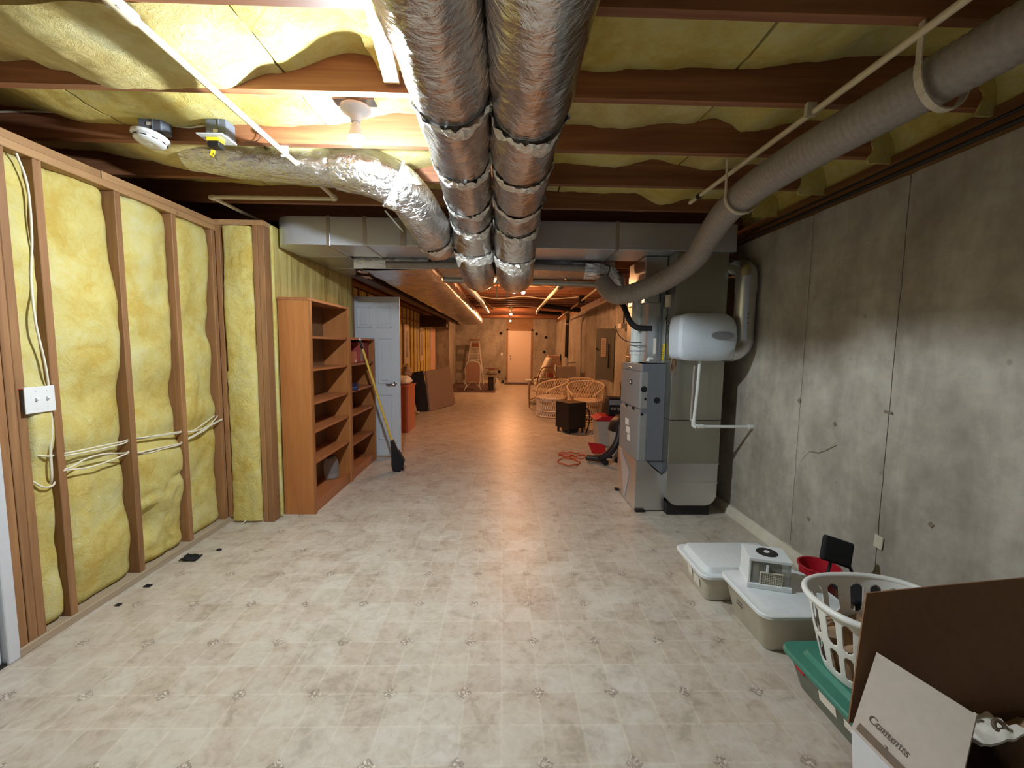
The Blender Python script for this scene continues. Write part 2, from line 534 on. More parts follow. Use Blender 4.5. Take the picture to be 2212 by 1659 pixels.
# --- ceiling: subfloor with joists and batts
ceil = sroot('ceiling', (0, 0, 0), 'open joist ceiling with yellow insulation stuffed between the joists')
MB().box(-3.1, 2.3, YB, 16.5, CZ + JH, CZ + JH + .03).build('subfloor', 'subfloor', ceil)
J0, JS = 1.4019, .46714
jm = None
for k in range(-6, 32):
    y1 = J0 + k * JS
    if jm is None:
        o = MB().box(-3.0, 2.2, -.038, 0, CZ, CZ + JH).build('joist', 'joist', ceil)
        o.location = (0, y1, 0); jm = o
    else:
        o = jm.copy(); COL.objects.link(o); o.location = (0, y1, 0)
LT = [(-3, 2.58), (-2.2, 2.57)]
prof = {
    -1: [(-3, 2.52), (-1.9, 2.50), (-1.4, 2.47), (-.8, 2.5), (.3, 2.52), (1.0, 2.5), (1.7, 2.53), (2.2, 2.48)],
    0: [(-3, 2.5), (-2.3, 2.50), (-1.99, 2.52), (-1.88, 2.53), (-1.78, 2.49), (-1.53, 2.425), (-1.13, 2.436), (-.91, 2.505), (-.60, 2.585), (-.45, 2.56), (0, 2.55), (.4, 2.54), (.6, 2.555), (.8, 2.572), (1.06, 2.567), (1.25, 2.6), (1.45, 2.63), (1.9, 2.64)],
    1: [(-3, 2.6), (-2.43, 2.586), (-2.07, 2.517), (-1.66, 2.5), (-1.24, 2.525), (-.92, 2.535), (-.5, 2.6), (0, 2.58), (.36, 2.567), (.5, 2.556), (.62, 2.56), (.87, 2.58), (.95, 2.575), (1.1, 2.615), (1.16, 2.60), (1.24, 2.55), (1.6, 2.61), (1.9, 2.62)],
    2: [(-3, 2.6), (-2.5, 2.58), (-2.2, 2.53), (-1.9, 2.47), (-1.5, 2.49), (-.74, 2.5), (0, 2.57), (.32, 2.566), (.7, 2.55), (.96, 2.6), (1.1, 2.57), (1.29, 2.536), (1.6, 2.58), (2, 2.6)],
    3: [(-3, 2.6), (-2.2, 2.58), (-1.6, 2.56), (-1, 2.55), (0, 2.56), (.31, 2.562), (.5, 2.555), (.72, 2.55), (.95, 2.55), (1.17, 2.476), (1.38, 2.52), (2, 2.56)],
}
def batt_bay(k, x0, x1, tbl, mat='batt', nx=90, amp=.012, drop=.012):
    ya, yb = J0 + k * JS + .001, J0 + (k + 1) * JS - .039
    def fn(u, v):
        x = x0 + (x1 - x0) * u; y = ya + (yb - ya) * v
        z = lerp(tbl, x) + N(x, y, k * 3.1, 5) * amp + N(x, y, k * 1.7, 17) * amp * .5 - drop * math.sin(PI * v)
        if abs(v - .5) < .49 and z < CZ + .02: z += 0
        return (x, y, min(z, CZ + JH - .012))
    return MB().slab(nx, 10, fn, lambda a: Vector((0, 0, CZ + JH - .002 - a.z))).build('insulation_batt', mat, ceil, smooth=60)
# each bay holds two or three batts butted end to end (dark joints between them)
cuts = {-1: [-3, -1.1, .1, 1.2, 2.1], 0: [-3, -.885, .2, .95, 2.05], 1: [-3, -1.91, -.91, .1, 1.0, 2.05], 2: [-3, -1.3, .15, 1.1, 2.05], 3: [-3, -1.7, -.9, .4, 2.05]}
for k in (-1, 0, 1, 2, 3):
    cs = cuts[k]
    for a, b in zip(cs, cs[1:]):
        batt_bay(k, a + .006, b - .006, prof[k], 'batt_old' if (k + int(a * 3)) % 2 else 'batt', nx=max(10, int((b - a) * 44)))
for k in (-4, -3, -2):
    batt_bay(k, -3, 2.05, [(-3, 2.55), (2, 2.56)], nx=24)
# a strip of batt hanging loose beside the short lumber block
def strip(u, v):
    x = -.60 + .06 * v + .10 * u + .015 * N(u * 6, v * 3); z = 2.66 - .155 * u + .01 * N(u * 9, 2)
    return (x + .03 * v, 1.50 + .30 * u, z)
MB().slab(12, 4, strip, (.01, .02, .02)).build('insulation_batt', 'batt', ceil, smooth=60)
MB().beam((-.405, 1.405, 2.478), (-.452, 1.815, 2.482), .060, .036).build('lumber_block', 'plate', ceil)
MB().obox((-.33, 2.12, 2.53), (.07, .33, .038), rot(0, 1.45, 0)).build('lumber_block', 'joist', ceil)
# far ceiling: tired sagging brown-yellow batts seen edge on
for k in range(8, 31, 2):
    batt_bay(k, -1.2 + .3 * random.random(), 1.2 + .5 * random.random(), [(-1.5, 2.56), (-.3, 2.50 + .05 * random.random()), (.6, 2.55), (1.8, 2.52)], 'batt_old', nx=26, amp=.02, drop=.03)
# light coloured straps and broken bridging in the far ceiling
for (x, y, z, h, a) in ((-.08, 6.0, 2.07, .26, .02), (.06, 6.1, 2.05, .26, -.05), (-.42, 5.5, 2.3, .2, 0)):
    MB().obox((x, y, z + .13), (.014, .006, h), rot(0, a, 0)).build('metal_strap', 'cable', ceil)
MB().obox((-.33, 9.4, 2.32), (.32, .09, .03), rot(0, .7, .3)).build('lumber_block', 'plate', ceil)
MB().obox((-.14, 6.3, 2.33), (.07, .01, .08), rot(0, .78, 0)).build('metal_plate', 'batt_old', ceil)

# --- right wall: poured concrete in form panels
wr = sroot('wall_right', (XR, 0, 0), 'poured concrete wall with vertical form joints')
MB().box(XR + .03, XR + .25, YB, 16.5, 0, 2.29).build('wall_core', 'concrete_dark', wr)
js = [YB, .9, 2.135, 2.79, 4.4, 6.0, 7.6, 9.2, 10.8, 12.4, 14.0, 16.45]
for a, b in zip(js, js[1:]):
    def fn(u, v, a=a, b=b):
        y = a + .0022 + (b - a - .0044) * u; z = 2.29 * v
        bow = .004 * N(y, z, 3, 1.3)
        edge = min(u, 1 - u) * (b - a)
        chip = .010 * max(0, .02 - edge) / .02 + .012 * max(0, N(y, z, 9, 6) - .25) * (1 if edge < .06 else 0)
        return (XR + bow + chip, y + .004 * N(z, y, 2, 9) * (1 if edge < .02 else 0), z)
    MB().slab(24, 40, fn, (.05, 0, 0)).build('form_panel', 'concrete', wr, smooth=40)
MB().obox((XR - .001, 2.13, 1.105), (.008, .05, .012), rot(.1, 0, 0)).build('tie_scar', 'concrete_dark', wr, bevel=.003)
for (y, z) in ((2.62, .33), (1.86, .62), (2.13, .42), (1.74, .28), (2.79, 1.08), (2.47, .98)):
    MB().obox((XR - .001, y, z), (.006, .02 + .012 * random.random(), .022), rot(random.random(), 0, 0)).build('tie_scar', 'concrete_dark', wr, bevel=.004)
MB().obox((XR - .002, 2.115, .415), (.008, .05, .07), rot(.05, 0, 0)).build('patch', 'curb', wr, bevel=.006)
# diagonal crack with raised lips
MB().tube([(XR - .001, 2.44, .86), (XR - .002, 2.5, .82), (XR - .001, 2.53, .8), (XR - .002, 2.58, .775), (XR, 2.66, .765), (XR - .001, 2.73, .68)], [.002, .005, .003, .005, .003, .002], 6).build('crack', 'concrete_dark', wr)
MB().prism([(XR - .05, 0), (XR + .01, 0), (XR + .01, .07), (XR - .012, .07), (XR - .04, .045)], YB, 16.4, 'XZ').build('curb', 'curb', wr)
MB().box(XR + .03, XR + .18, YB, 16.4, 2.29, 2.328).build('sill_plate', 'plate', wr)
MB().box(XR + .04, XR + .18, YB, 16.4, 2.33, 2.44).build('sill_plate', 'joist_y', wr)
# rim insulation filling the joist ends above the wall
for k in range(-5, 9):
    ya, yb = J0 + k * JS, J0 + (k + 1) * JS - .038
    def fn(u, v, k=k, ya=ya, yb=yb):
        y = ya + (yb - ya) * u; z = 2.40 + .26 * v
        x = 2.06 - .10 * v ** 2 + .02 * N(y, z, k, 9) - .05 * max(0, v - .6)
        return (x, y, z)
    MB().slab(10, 8, fn, (.12, 0, .0)).build('insulation_batt', 'batt', ceil, smooth=60)
# pieces of batt that spill over the joist ends
for k, xs in ((1, 1.98), (2, 1.93), (3, 1.88), (4, 1.85)):
    yy = J0 + k * JS - .046
    def fn(u, v, yy=yy, xs=xs, k=k):
        z = 2.405 + .265 * v
        x = 2.2 - (2.2 - xs - .03 * N(z, k, 5, 22) - .03 * N(z, k, 1, 9)) * u
        return (x, yy + .012 * N(x, z, k, 12), z)
    MB().slab(10, 14, fn, (0, .012, 0)).build('insulation_batt', 'batt', ceil, smooth=60)

# --- left wall: studs, plates, batts
wl = sroot('wall_left', (XL, 0, 0), 'open stud wall filled with yellow fibreglass batts')
SW = .038
def stud(y, z0=.038, z1=2.255, x1=XL, d=.089, w=SW, mat='stud'):
    b = MB().box(x1 - d, x1, y - w / 2, y + w / 2, z0, z1)
    return b.build('stud', mat, wl, bevel=.0025, seg=1)
stud_y = [1.868, 1.909, 1.948, 2.100, 2.512, 2.920, 3.30]
for y in stud_y: stud(y)
MB().box(XL - .089, XL + .004, 1.84, 3.32, 2.255, 2.293).build('top_plate', 'plate', wl, bevel=.002, seg=1)
MB().box(XL - .089, XL, 1.2, 2.42, 2.294, 2.332).build('top_plate', 'plate', wl, bevel=.002, seg=1)
MB().box(XL - .089, XL + .002, 2.425, 3.40, 2.294, 2.334).build('top_plate', 'plate', wl, bevel=.002, seg=1)
MB().box(XL - .089, XL + .012, 1.84, 3.33, 0, .038).build('sole_plate', 'sole', wl, bevel=.002, seg=1)
MB().box(XL - .45, XL - .12, YB, 3.6, 0, 2.34).build('wall_backing', 'batt_old', wl)
def wall_batt(y0, y1, z0, z1, seed, base=.02, amp=.025, tear=None, mat='batt'):
    def fn(u, v):
        y = y0 + (y1 - y0) * u; z = z0 + (z1 - z0) * v
        e = 1 - abs(2 * u - 1) ** 6
        # depth below the stud face: wavy along each edge
        dep = base + amp * (N(z * 1.6, seed, 0, 1) * 1.3 + N(z * 5, seed + 7, 0, 1) * .5 + N(y * 3, z * 2.3, seed, 1) * .8 + N(y * 12, z * 9, seed, 1) * .25)
        dep -= .030 * e
        # pinched where the cables cross
        for zc, wd in ((.84, .05), (.78, .05)):
            dep += .012 * math.exp(-((z - zc) / wd) ** 2)
        if tear and tear(y, z) > 0: dep += tear(y, z)
        # rolled top and bottom ends
        dep += .03 * max(0, 1 - (z - z0) / .03) + .02 * max(0, 1 - (z1 - z) / .03)
        return (XL - max(dep, -.014), y, z)
    return MB().slab(18, 110, fn, lambda a: Vector((XL - .088 - a.x, 0, 0))).build('insulation_batt', mat, wl, smooth=60)
g_ = .001
wall_batt(1.967, 2.081, .04, 2.254, 3.3, .050, .05)
wall_batt(2.119, 2.493, .04, 2.254, 11.2, .052, .040)
wall_batt(2.531, 2.901, .04, 2.254, 23.7, .052, .042, tear=lambda y, z: (.05 * max(0, 1 - ((y - 2.60) / .09) ** 2 - ((z - .30) / .13) ** 2) + .03 * max(0, N(y, z, 4, 14)) * (1 if z < .55 else 0)))
wall_batt(2.939, 3.281, .04, 2.254, 31.9, .048, .042)
# cables through the studs
def cable(pts, name='cable', mat='cable', r=.0042, parent=None):
    return MB().tube(smoothpath(pts, 6), r, 8).build(name, mat, parent, smooth=60)
cb_root = thing('power_cables', 'white electrical cables running across the yellow batts at knee height', 'cable', (XL, 2.1, .75))
X1 = XL + .006
for pts in ([(X1 - .03, 2.085, .868), (X1, 2.14, .866), (X1 + .004, 2.28, .862), (X1 - .01, 2.44, .852), (X1 - .03, 2.50, .850), (X1 - .03, 2.531, .850), (X1, 2.56, .848), (X1 + .004, 2.70, .838), (X1, 2.84, .825), (X1 - .03, 2.92, .815), (X1, 2.97, .806), (X1, 3.1, .84), (X1 - .03, 3.25, .865)],
            [(X1 - .03, 2.085, .858), (X1, 2.14, .854), (X1 + .006, 2.28, .846), (X1 - .01, 2.44, .840), (X1 - .03, 2.50, .842), (X1 - .03, 2.53, .84), (X1, 2.6, .84), (X1, 2.84, .818), (X1 - .03, 2.92, .81), (X1, 2.97, .80), (X1, 3.1, .805), (X1, 3.29, .835)],
            [(X1 - .03, 2.085, .79), (X1, 2.125, .79), (X1 + .008, 2.2, .815), (X1 + .006, 2.3, .815), (X1, 2.44, .785), (X1 - .03, 2.5, .78), (X1 - .03, 2.53, .765), (X1, 2.56, .762), (X1, 2.7, .755), (X1, 2.84, .745), (X1 - .03, 2.92, .745), (X1, 2.97, .77), (X1, 3.12, .80), (X1, 3.29, .83)],
            [(X1 - .03, 2.085, .785), (X1, 2.125, .78), (X1 + .008, 2.25, .765), (X1, 2.44, .777), (X1 - .03, 2.5, .776), (X1 - .03, 2.53, .76), (X1, 2.6, .745), (X1, 2.7, .743), (X1, 2.84, .738), (X1 - .03, 2.92, .74), (X1, 2.97, .763), (X1, 3.1, .788), (X1, 3.2, .84), (X1 - .02, 3.27, .862)]):
    cable(pts, parent=cb_root)
sc = thing('switch_cable', 'white cable dropping beside the first stud to the switch box and on down', 'cable', (XL, 2.03, .75))
cable([(X1 - .01, 2.02, 2.25), (X1, 2.045, 2.12), (X1 - .01, 2.055, 1.9), (X1 - .02, 2.045, 1.7), (X1, 2.03, 1.5), (X1 + .004, 2.05, 1.32), (X1, 2.062, 1.2)], parent=sc, r=.005)
cable([(X1, 2.06, 1.10), (X1 + .004, 2.055, 1.0), (X1, 2.045, .9), (X1, 2.04, .78), (X1 - .03, 2.06, .73)], parent=sc, r=.006)
cable([(X1 - .02, 1.975, .90), (X1, 2.0, .885), (X1 + .003, 2.04, .872), (X1 - .02, 2.075, .868)], parent=sc)
cable([(X1 - .02, 1.975, .77), (X1, 2.0, .735), (X1, 2.04, .728), (X1 - .02, 2.07, .735)], parent=sc)
# switch plate
sw = thing('light_switch', 'white double switch plate on a box between the left studs', 'light switch', (XL, 2.0, 1.09))
MB().box(XL - .05, XL + .018, 1.945, 2.06, 1.10, 1.20).build('switch_box', 'box_blue', sw)
cvp = MB().box(XL + .018, XL + .024, 1.940, 2.070, 1.09, 1.211).build('cover_plate', 'porcelain', sw, bevel=.002)
for yy in (1.985, 2.033):
    MB().obox((XL + .029, yy, 1.154), (.016, .009, .014), rot(0, -.5, 0)).build('toggle', 'porcelain', cvp, bevel=.002)
    for zz in (1.113, 1.188):
        MB().lathe([(.0016, 0), (.0016, .001)], (XL + .024, yy, zz), rot(0, PI / 2, 0), 8).build('screw', 'chrome', cvp)
MB().tube([(XL - .01, 1.93, 1.205), (XL + .012, 1.95, 1.20), (XL + .01, 1.97, 1.195)], .0025, 6).build('wire', 'red', sw)
# white exterior door and casing at the far left
dn = sroot('door_1', (XL, 1.6, 0), 'white door with casing at the left edge')
MB().box(XL - .03, XL + .012, 1.795, 1.845, 0.0, 2.1).build('door_casing', 'door_white', dn, bevel=.006)
MB().box(XL - .05, XL - .012, .98, 1.79, .012, 2.03).build('door_slab', 'door_white', dn, bevel=.003)
MB().box(XL - .1, XL + .004, .95, 1.80, 0, .012).build('threshold', 'black', dn)
MB().box(XL - .11, XL, .3, 1.80, 2.1, 2.29).build('header', 'plate', dn)
MB().box(XL - .11, XL, YB, .93, 0, 2.33).build('side_panel', 'batt', dn)

# --- return wall at Y = 3.32 and the insulated wall behind the bookcases
wt = sroot('wall_return', (-2, 3.32, 0), 'short return of the stud wall')
YR = 3.32
def rstud(x0, x1, name='stud', mat='stud', z0=0, z1=2.30, y0=YR, y1=YR + .089):
    return MB().box(x0, x1, y0, y1, z0, z1).build(name, mat, wt, bevel=.0025, seg=1)
rstud(-2.16, -2.125, z0=.038)
rstud(-1.885, -1.847)
rstud(-1.845, -1.802)
MB().box(-2.16, -1.80, YR, YR + .089, 2.30, 2.338).build('top_plate', 'plate', wt)
MB().box(-2.16, -1.885, YR - .005, YR + .089, 0, .03).build('sole_plate', 'sole', wt)
def fnr(u, v):
    z = .02 + 2.27 * v
    x = -2.118 + (.225 + .012 * N(z, 4, 1, 3)) * u + .018 * N(z, 1, 1, 2.2) * (1 - u) + (.01 if z > 1.2 else 0) * (1 - u)
    d = .02 * math.sin(PI * u) ** .6 + .016 * N(x * 6, z * 2.5, 2) + .006 * N(x * 20, z * 16, 4)
    return (x, YR - .006 - d, z)
MB().slab(16, 120, fnr, (0, .09, 0)).build('insulation_batt', 'batt', wt, smooth=60)
MB().tube([(-2.005, YR - .03, .03), (-2.02, YR - .045, .01), (-2.03, YR - .05, .005)], .004, 6).build('batt_shred', 'white_cloth', wt)
# insulated wall running away behind the bookcases
wb = sroot('wall_insulated', (-1.8, 4.3, 0), 'insulated wall behind the bookcases')
def fnb(u, v):
    y = 3.415 + 1.80 * u; z = .01 + 2.33 * v
    return (-1.812 + .010 * N(y * 4, z * .9, 2) + .006 * N(y * 17, z * 3, 5) - .01 * max(0, math.sin(y * 2 * PI / .4) - .9) * 5, y, z)
MB().slab(90, 40, fnb, (-.09, 0, 0)).build('insulation_batt', 'batt_faced', wb, smooth=60)
MB().box(-1.90, -1.80, 5.215, 5.26, 0, 2.33).build('stud', 'stud', wb)
MB().tube([(-1.797, 3.425, .01), (-1.797, 3.425, 2.32)], [.013, .013], 8).build('batt_edge', 'batt', wb)

# --- far part of the basement
wf = sroot('wall_back', (0, YF, 0), 'far concrete wall')
MB().box(-3.1, .16, YF, YF + .2, 0, 2.44).build('wall_section', 'concrete', wf)
MB().box(1.16, 2.3, YF, YF + .2, 0, 2.44).build('wall_section', 'concrete', wf)
MB().box(.16, 1.16, YF, YF + .2, 1.988, 2.44).build('header', 'plate', wf)
for x in (.16, 1.10): MB().box(x, x + .06, YF - .03, YF - .001, 0, 2.05).build('door_frame', 'plate', wf)
MB().box(.16, 1.16, YF - .03, YF - .001, 1.99, 2.05).build('door_frame', 'plate', wf)
MB().box(-3.1, 2.3, 16.4, 16.5, 2.44, 2.68).build('rim_board', 'plate', wf)
for x, z in ((-.05, 1.88), (1.30, 1.88), (1.66, 1.75), (1.60, 1.2), (-.10, .43), (.18, .16)):
    MB().lathe([(.055, 0), (.05, .01)], (x, YF - .012, z), rot(PI / 2, 0, 0), 8).build('tie_hole', 'dark_hole', wf)
MB().box(-1.7, .15, YF - .06, YF, 0, .10).build('baseboard_strip', 'curb', wf)
fd = sroot('door_2', (.65, YF, 0), 'cream flush door at the far end')
MB().box(.225, 1.095, YF + .02, YF + .065, .02, 1.985).build('door_slab', 'door_far', fd, bevel=.004)
MB().lathe([(.028, 0), (.028, .012), (.012, .02), (.012, .05), (.02, .055), (.02, .065)], (.33, YF + .02, .93), rot(PI / 2, 0, 0), 14).build('door_handle', 'chrome', fd, smooth=40)
MB().lathe([(.028, 0), (.026, .02)], (.32, YF + .02, 1.03), rot(PI / 2, 0, 0), 14).build('deadbolt', 'chrome', fd, smooth=40)
MB().box(-.05, .03, YF - .01, YF, 1.04, 1.15).build('switch_plate', 'porcelain', wf)
# chase block in the far left corner
MB().box(-2.6, -1.745, 14.05, YF, 0, 2.44).build('chase', 'concrete', wf)
# far left stud wall
wd = sroot('wall_far_left', (-2.2, 9, 0), 'far stud wall with narrow strips of insulation')
MB().box(-2.32, -2.30, 5.3, 14.1, 0, 2.44).build('sheathing', 'subfloor', wd)
y = 5.45
sm = MB().box(-2.30, -2.20, -.019, .019, .03, 2.30).build('stud', 'stud', wd)
sm.location = (0, y, 0)
bm_ = MB().slab(3, 10, lambda u, v: (-2.212 + .016 * math.sin(PI * u) + .01 * N(v * 9, 3), .04 + .32 * u, .05 + 2.2 * v), (-.06, 0, 0)).build('insulation_batt', 'batt', wd)
bm_.location = (0, y, 0)
for i in range(1, 21):
    o = sm.copy(); COL.objects.link(o); o.location = (0, y + i * .4064, 0)
    o = bm_.copy(); COL.objects.link(o); o.location = (0, y + i * .4064, 0)
MB().box(-2.30, -2.19, 5.3, 14.05, 2.28, 2.34).build('top_plate', 'plate', wd)
MB().box(-2.30, -2.19, 5.3, 14.05, 1.98, 2.02).build('blocking', 'plate', wd)
MB().box(-2.19, -2.17, 13.0, 13.9, .05, 1.95).build('drywall_board', 'board', wd)
# cross wall that closes the space between the bookcase wall and the far stud wall
MB().box(-2.32, -1.93, 5.27, 5.36, 0, 2.44).build('cross_panel', 'subfloor', wd)
# outer shell so the room is closed above the low stud wall
MB().box(-3.1, -3.0, YB, 16.5, 0, 2.7).build('outer_sheathing', 'subfloor', wl)

# ================================================================== DUCTWORK
def resample(pts, step):
    P = smoothpath(pts, 10)
    L = [0]
    for a, b in zip(P, P[1:]): L.append(L[-1] + (b - a).length)
    tot = L[-1]; n = max(2, int(tot / step))
    out = []; j = 0
    for i in range(n + 1):
        s = tot * i / n
        while j < len(L) - 2 and L[j + 1] < s: j += 1
        f = (s - L[j]) / max(1e-9, L[j + 1] - L[j])
        out.append(P[j].lerp(P[j + 1], max(0, min(1, f))))
    return out, tot
def flex(root, path, r0, cutsegs, seed=0, squash=.0, crumple=1.0, mat='foil', bandmat='foil_pale', bulge=.10, rtab=None):
    rbase = r0
    P, tot = resample(path, .012)
    n = len(P)
    seg = 64
    T = [(P[min(i + 1, n - 1)] - P[max(i - 1, 0)]).normalized() for i in range(n)]
    nrm = T[0].cross(Vector((0, 0, 1)))
    if nrm.length < .05: nrm = T[0].cross(Vector((1, 0, 0)))
    nrm.normalize()
    F = []
    for i in range(n):
        nrm = (nrm - T[i] * nrm.dot(T[i])).normalized()
        F.append((nrm.copy(), T[i].cross(nrm)))
    cs = [0.0] + list(cutsegs) + [tot]
    def ring(mb_pts, i, rad, s, amp):
        A, B = F[i]
        for k in range(seg):
            a = 2 * PI * k / seg
            ca, sa = math.cos(a), math.sin(a)
            q = Vector((ca * 2.2, sa * 2.2, s * 6 + seed))
            q2 = Vector((ca * 5 + seed, sa * 5, s * 26))
            q3 = Vector((ca * 1.2 + 3, sa * 1.2, s * 3.0 + seed))
            # diagonal drape folds
            fold = 1 - abs(noise.noise(Vector((ca * 3 + seed, sa * 3, s * 9 + a * 2.0))))
            d = amp * (.006 * noise.noise(q3) * crumple + .0045 * noise.noise(q) * crumple + .0022 * noise.noise(q2) * crumple + .0018 * (fold ** 3) * crumple)
            mb_pts.append(P[i] + (A * ca + B * sa) * (rad + d))
    for a, b in zip(cs, cs[1:]):
        i0 = int(round(a / tot * (n - 1))); i1 = int(round(b / tot * (n - 1)))
        if i1 - i0 < 2: continue
        vs = []; rows = 0
        ext = min(i1 + 1, n - 1)
        for i in range(i0, ext + 1):
            r0 = rbase * (lerp(rtab, P[i].y) if rtab else 1)
            f = (i - i0) / (ext - i0)
            rad = r0 * (1 - bulge * .75 + bulge * math.sin(PI * min(1, f * .62 + .14)) + .02 * N(i * .06, seed))
            if f > .94: rad *= 1 - .05 * (f - .94) / .06
            ring(vs, i, rad, i / (n - 1) * tot, 1.0)
            rows += 1
        fs = [(r * seg + k, r * seg + (k + 1) % seg, (r + 1) * seg + (k + 1) % seg, (r + 1) * seg + k) for r in range(rows - 1) for k in range(seg)]
        fs.append(tuple(range(seg - 1, -1, -1))); fs.append(tuple((rows - 1) * seg + k for k in range(seg)))
        m = MB(); m.add(vs, fs); m.build('sleeve', mat, root, smooth=70)
        if b < tot - .02:
            # crumpled tape collar just past the joint with a ragged edge
            vs = []; rows = 14
            for r in range(rows):
                for k in range(seg):
                    ang = 2 * PI * k / seg
                    wdt = .070 + .08 * noise.noise(Vector((math.cos(ang) * 1.7, math.sin(ang) * 1.7, b * 9 + seed))) + .012 * noise.noise(Vector((math.cos(ang) * 8, math.sin(ang) * 8, b * 9 + seed)))
                    s = b + .004 + wdt * r / (rows - 1)
                    i = min(n - 1, int(s / tot * (n - 1)))
                    A, B = F[i]
                    r0 = rbase * (lerp(rtab, P[i].y) if rtab else 1)
                    fr = abs(noise.noise(Vector((math.cos(ang) * 6, math.sin(ang) * 6, s * 34 + seed)))) + .5 * abs(noise.noise(Vector((math.cos(ang) * 14, math.sin(ang) * 14, s * 60 + seed))))
                    rad = r0 * (1 - bulge * .75 + bulge * math.sin(PI * (.14 + .62 * min(1, (s - b) / .45)))) + .002 + .024 * fr * (1 - .7 * r / rows)
                    cpt = P[i] + T[i] * (s - i / (n - 1) * tot)
                    vs.append(cpt + (A * math.cos(ang) + B * math.sin(ang)) * rad)
            fs = [(r * seg + k, r * seg + (k + 1) % seg, (r + 1) * seg + (k + 1) % seg, (r + 1) * seg + k) for r in range(rows - 1) for k in range(seg)]
            m = MB(); m.add(vs, fs); m.build('tape_collar', bandmat, root, smooth=22)

dl = thing('insulated_flex_duct', 'left of the two big foil wrapped ducts hanging side by side from the ceiling', 'duct', (-.18, 1.5, 2.2), 'big foil ducts under the ceiling')
flex(dl, [(-.20, -1.4, 2.30), (-.20, .6, 2.305), (-.19, 1.1, 2.30), (-.18, 1.45, 2.285), (-.195, 1.92, 2.31), (-.203, 2.4, 2.298), (-.205, 2.78, 2.268), (-.203, 3.0, 2.16), (-.195, 3.16, 2.03), (-.185, 3.42, 1.985), (-.175, 3.75, 2.10)], .128,
     [.9, 1.95, 2.90, 3.45, 3.92, 4.22, 4.50], seed=2.2, bulge=.10, rtab=[(1.4, 1.06), (1.9, 1.05), (2.4, 1.045), (2.9, 1.06), (3.2, 1.05)])
dr = thing('insulated_flex_duct', 'right of the two big foil wrapped ducts hanging side by side from the ceiling', 'duct', (.09, 1.5, 2.2), 'big foil ducts under the ceiling')
flex(dr, [(.085, -1.4, 2.30), (.085, .6, 2.295), (.085, 1.1, 2.275), (.090, 1.5, 2.28), (.083, 1.82, 2.275), (.086, 2.2, 2.28), (.086, 2.65, 2.262), (.083, 2.92, 2.14), (.085, 3.12, 1.99), (.098, 3.42, 1.98), (.11, 3.75, 2.10)], .130,
     [.7, 1.85, 2.98, 3.40, 3.86, 4.18, 4.46], seed=9.1, bulge=.10, rtab=[(1.5, 1.05), (1.9, 1.05), (2.3, 1.08), (2.9, 1.07), (3.2, 1.04)])
d3 = thing('insulated_flex_duct', 'shorter foil duct bending from a joist bay down to the metal trunk', 'duct', (-.6, 2.7, 2.2))
flex(d3, [(-1.78, 2.56, 2.50), (-1.3, 2.555, 2.455), (-.92, 2.545, 2.425)], .105, [], seed=5.0, crumple=1.6, mat='foil_wrinkled')
flex(d3, [(-.93, 2.53, 2.42), (-.74, 2.52, 2.38), (-.58, 2.60, 2.31), (-.50, 2.78, 2.22), (-.475, 3.0, 2.17), (-.475, 3.2, 2.17), (-.48, 3.42, 2.26)], .125, [.30, .80], seed=14.0, crumple=1.6, mat='foil_wrinkled')

# text helper (flat print)
def text(body, size, loc, R, mat, parent, name='print', align='CENTER', extrude=.0004):
    cu = bpy.data.curves.new(name, 'FONT')
    cu.body = body; cu.size = size; cu.extrude = extrude; cu.align_x = align
    tmp = bpy.data.objects.new(name, cu); COL.objects.link(tmp)
    dg = bpy.context.evaluated_depsgraph_get()
    me = bpy.data.meshes.new_from_object(tmp.evaluated_get(dg))
    bpy.data.objects.remove(tmp)
    o = bpy.data.objects.new(name, me); COL.objects.link(o)
    me.materials.clear(); me.materials.append(M[mat])
    org = Vector((0, 0, 0)); p = parent
    while p is not None: org += p.location; p = p.parent
    o.parent = parent
    o.matrix_local = Matrix.Translation(Vector(loc) - org) @ R.to_4x4()
    return o
# small faded print on the sleeve of the third duct
text('improvement', .030, (-1.43, 2.452, 2.415), rot(.5, 0, 0) @ rot(PI / 2, 0, 0) @ rot(0, 0, .12), 'print_dark', d3)
text('in every way', .022, (-1.40, 2.460, 2.384), rot(.62, 0, 0) @ rot(PI / 2, 0, 0) @ rot(0, 0, .12), 'print_dark', d3)

# metal supply trunk across the room, with a rounded elbow at its left end
tr = thing('metal_trunk_duct', 'bright galvanized rectangular trunk duct crossing below the joists to the furnace', 'duct', (0, 3.6, 2.19))
TZ0, TZ1, TY0, TY1 = 2.19, 2.405, 3.425, 3.86
secs = [(-1.36, -1.08), (-1.075, -.62), (-.615, .1), (.105, .9), (.905, 1.86)]
for a, b in secs:
    MB().box(a, b, TY0, TY1, TZ0, TZ1).build('duct_section', 'galv_trunk', tr, bevel=.004)
for x in (-1.36, -1.078, -.617, .102, .902):
    MB().box(x - .014, x + .014, TY0 - .006, TY1 + .006, TZ0 - .006, TZ1 + .006).build('slip_joint', 'galv', tr, bevel=.002)
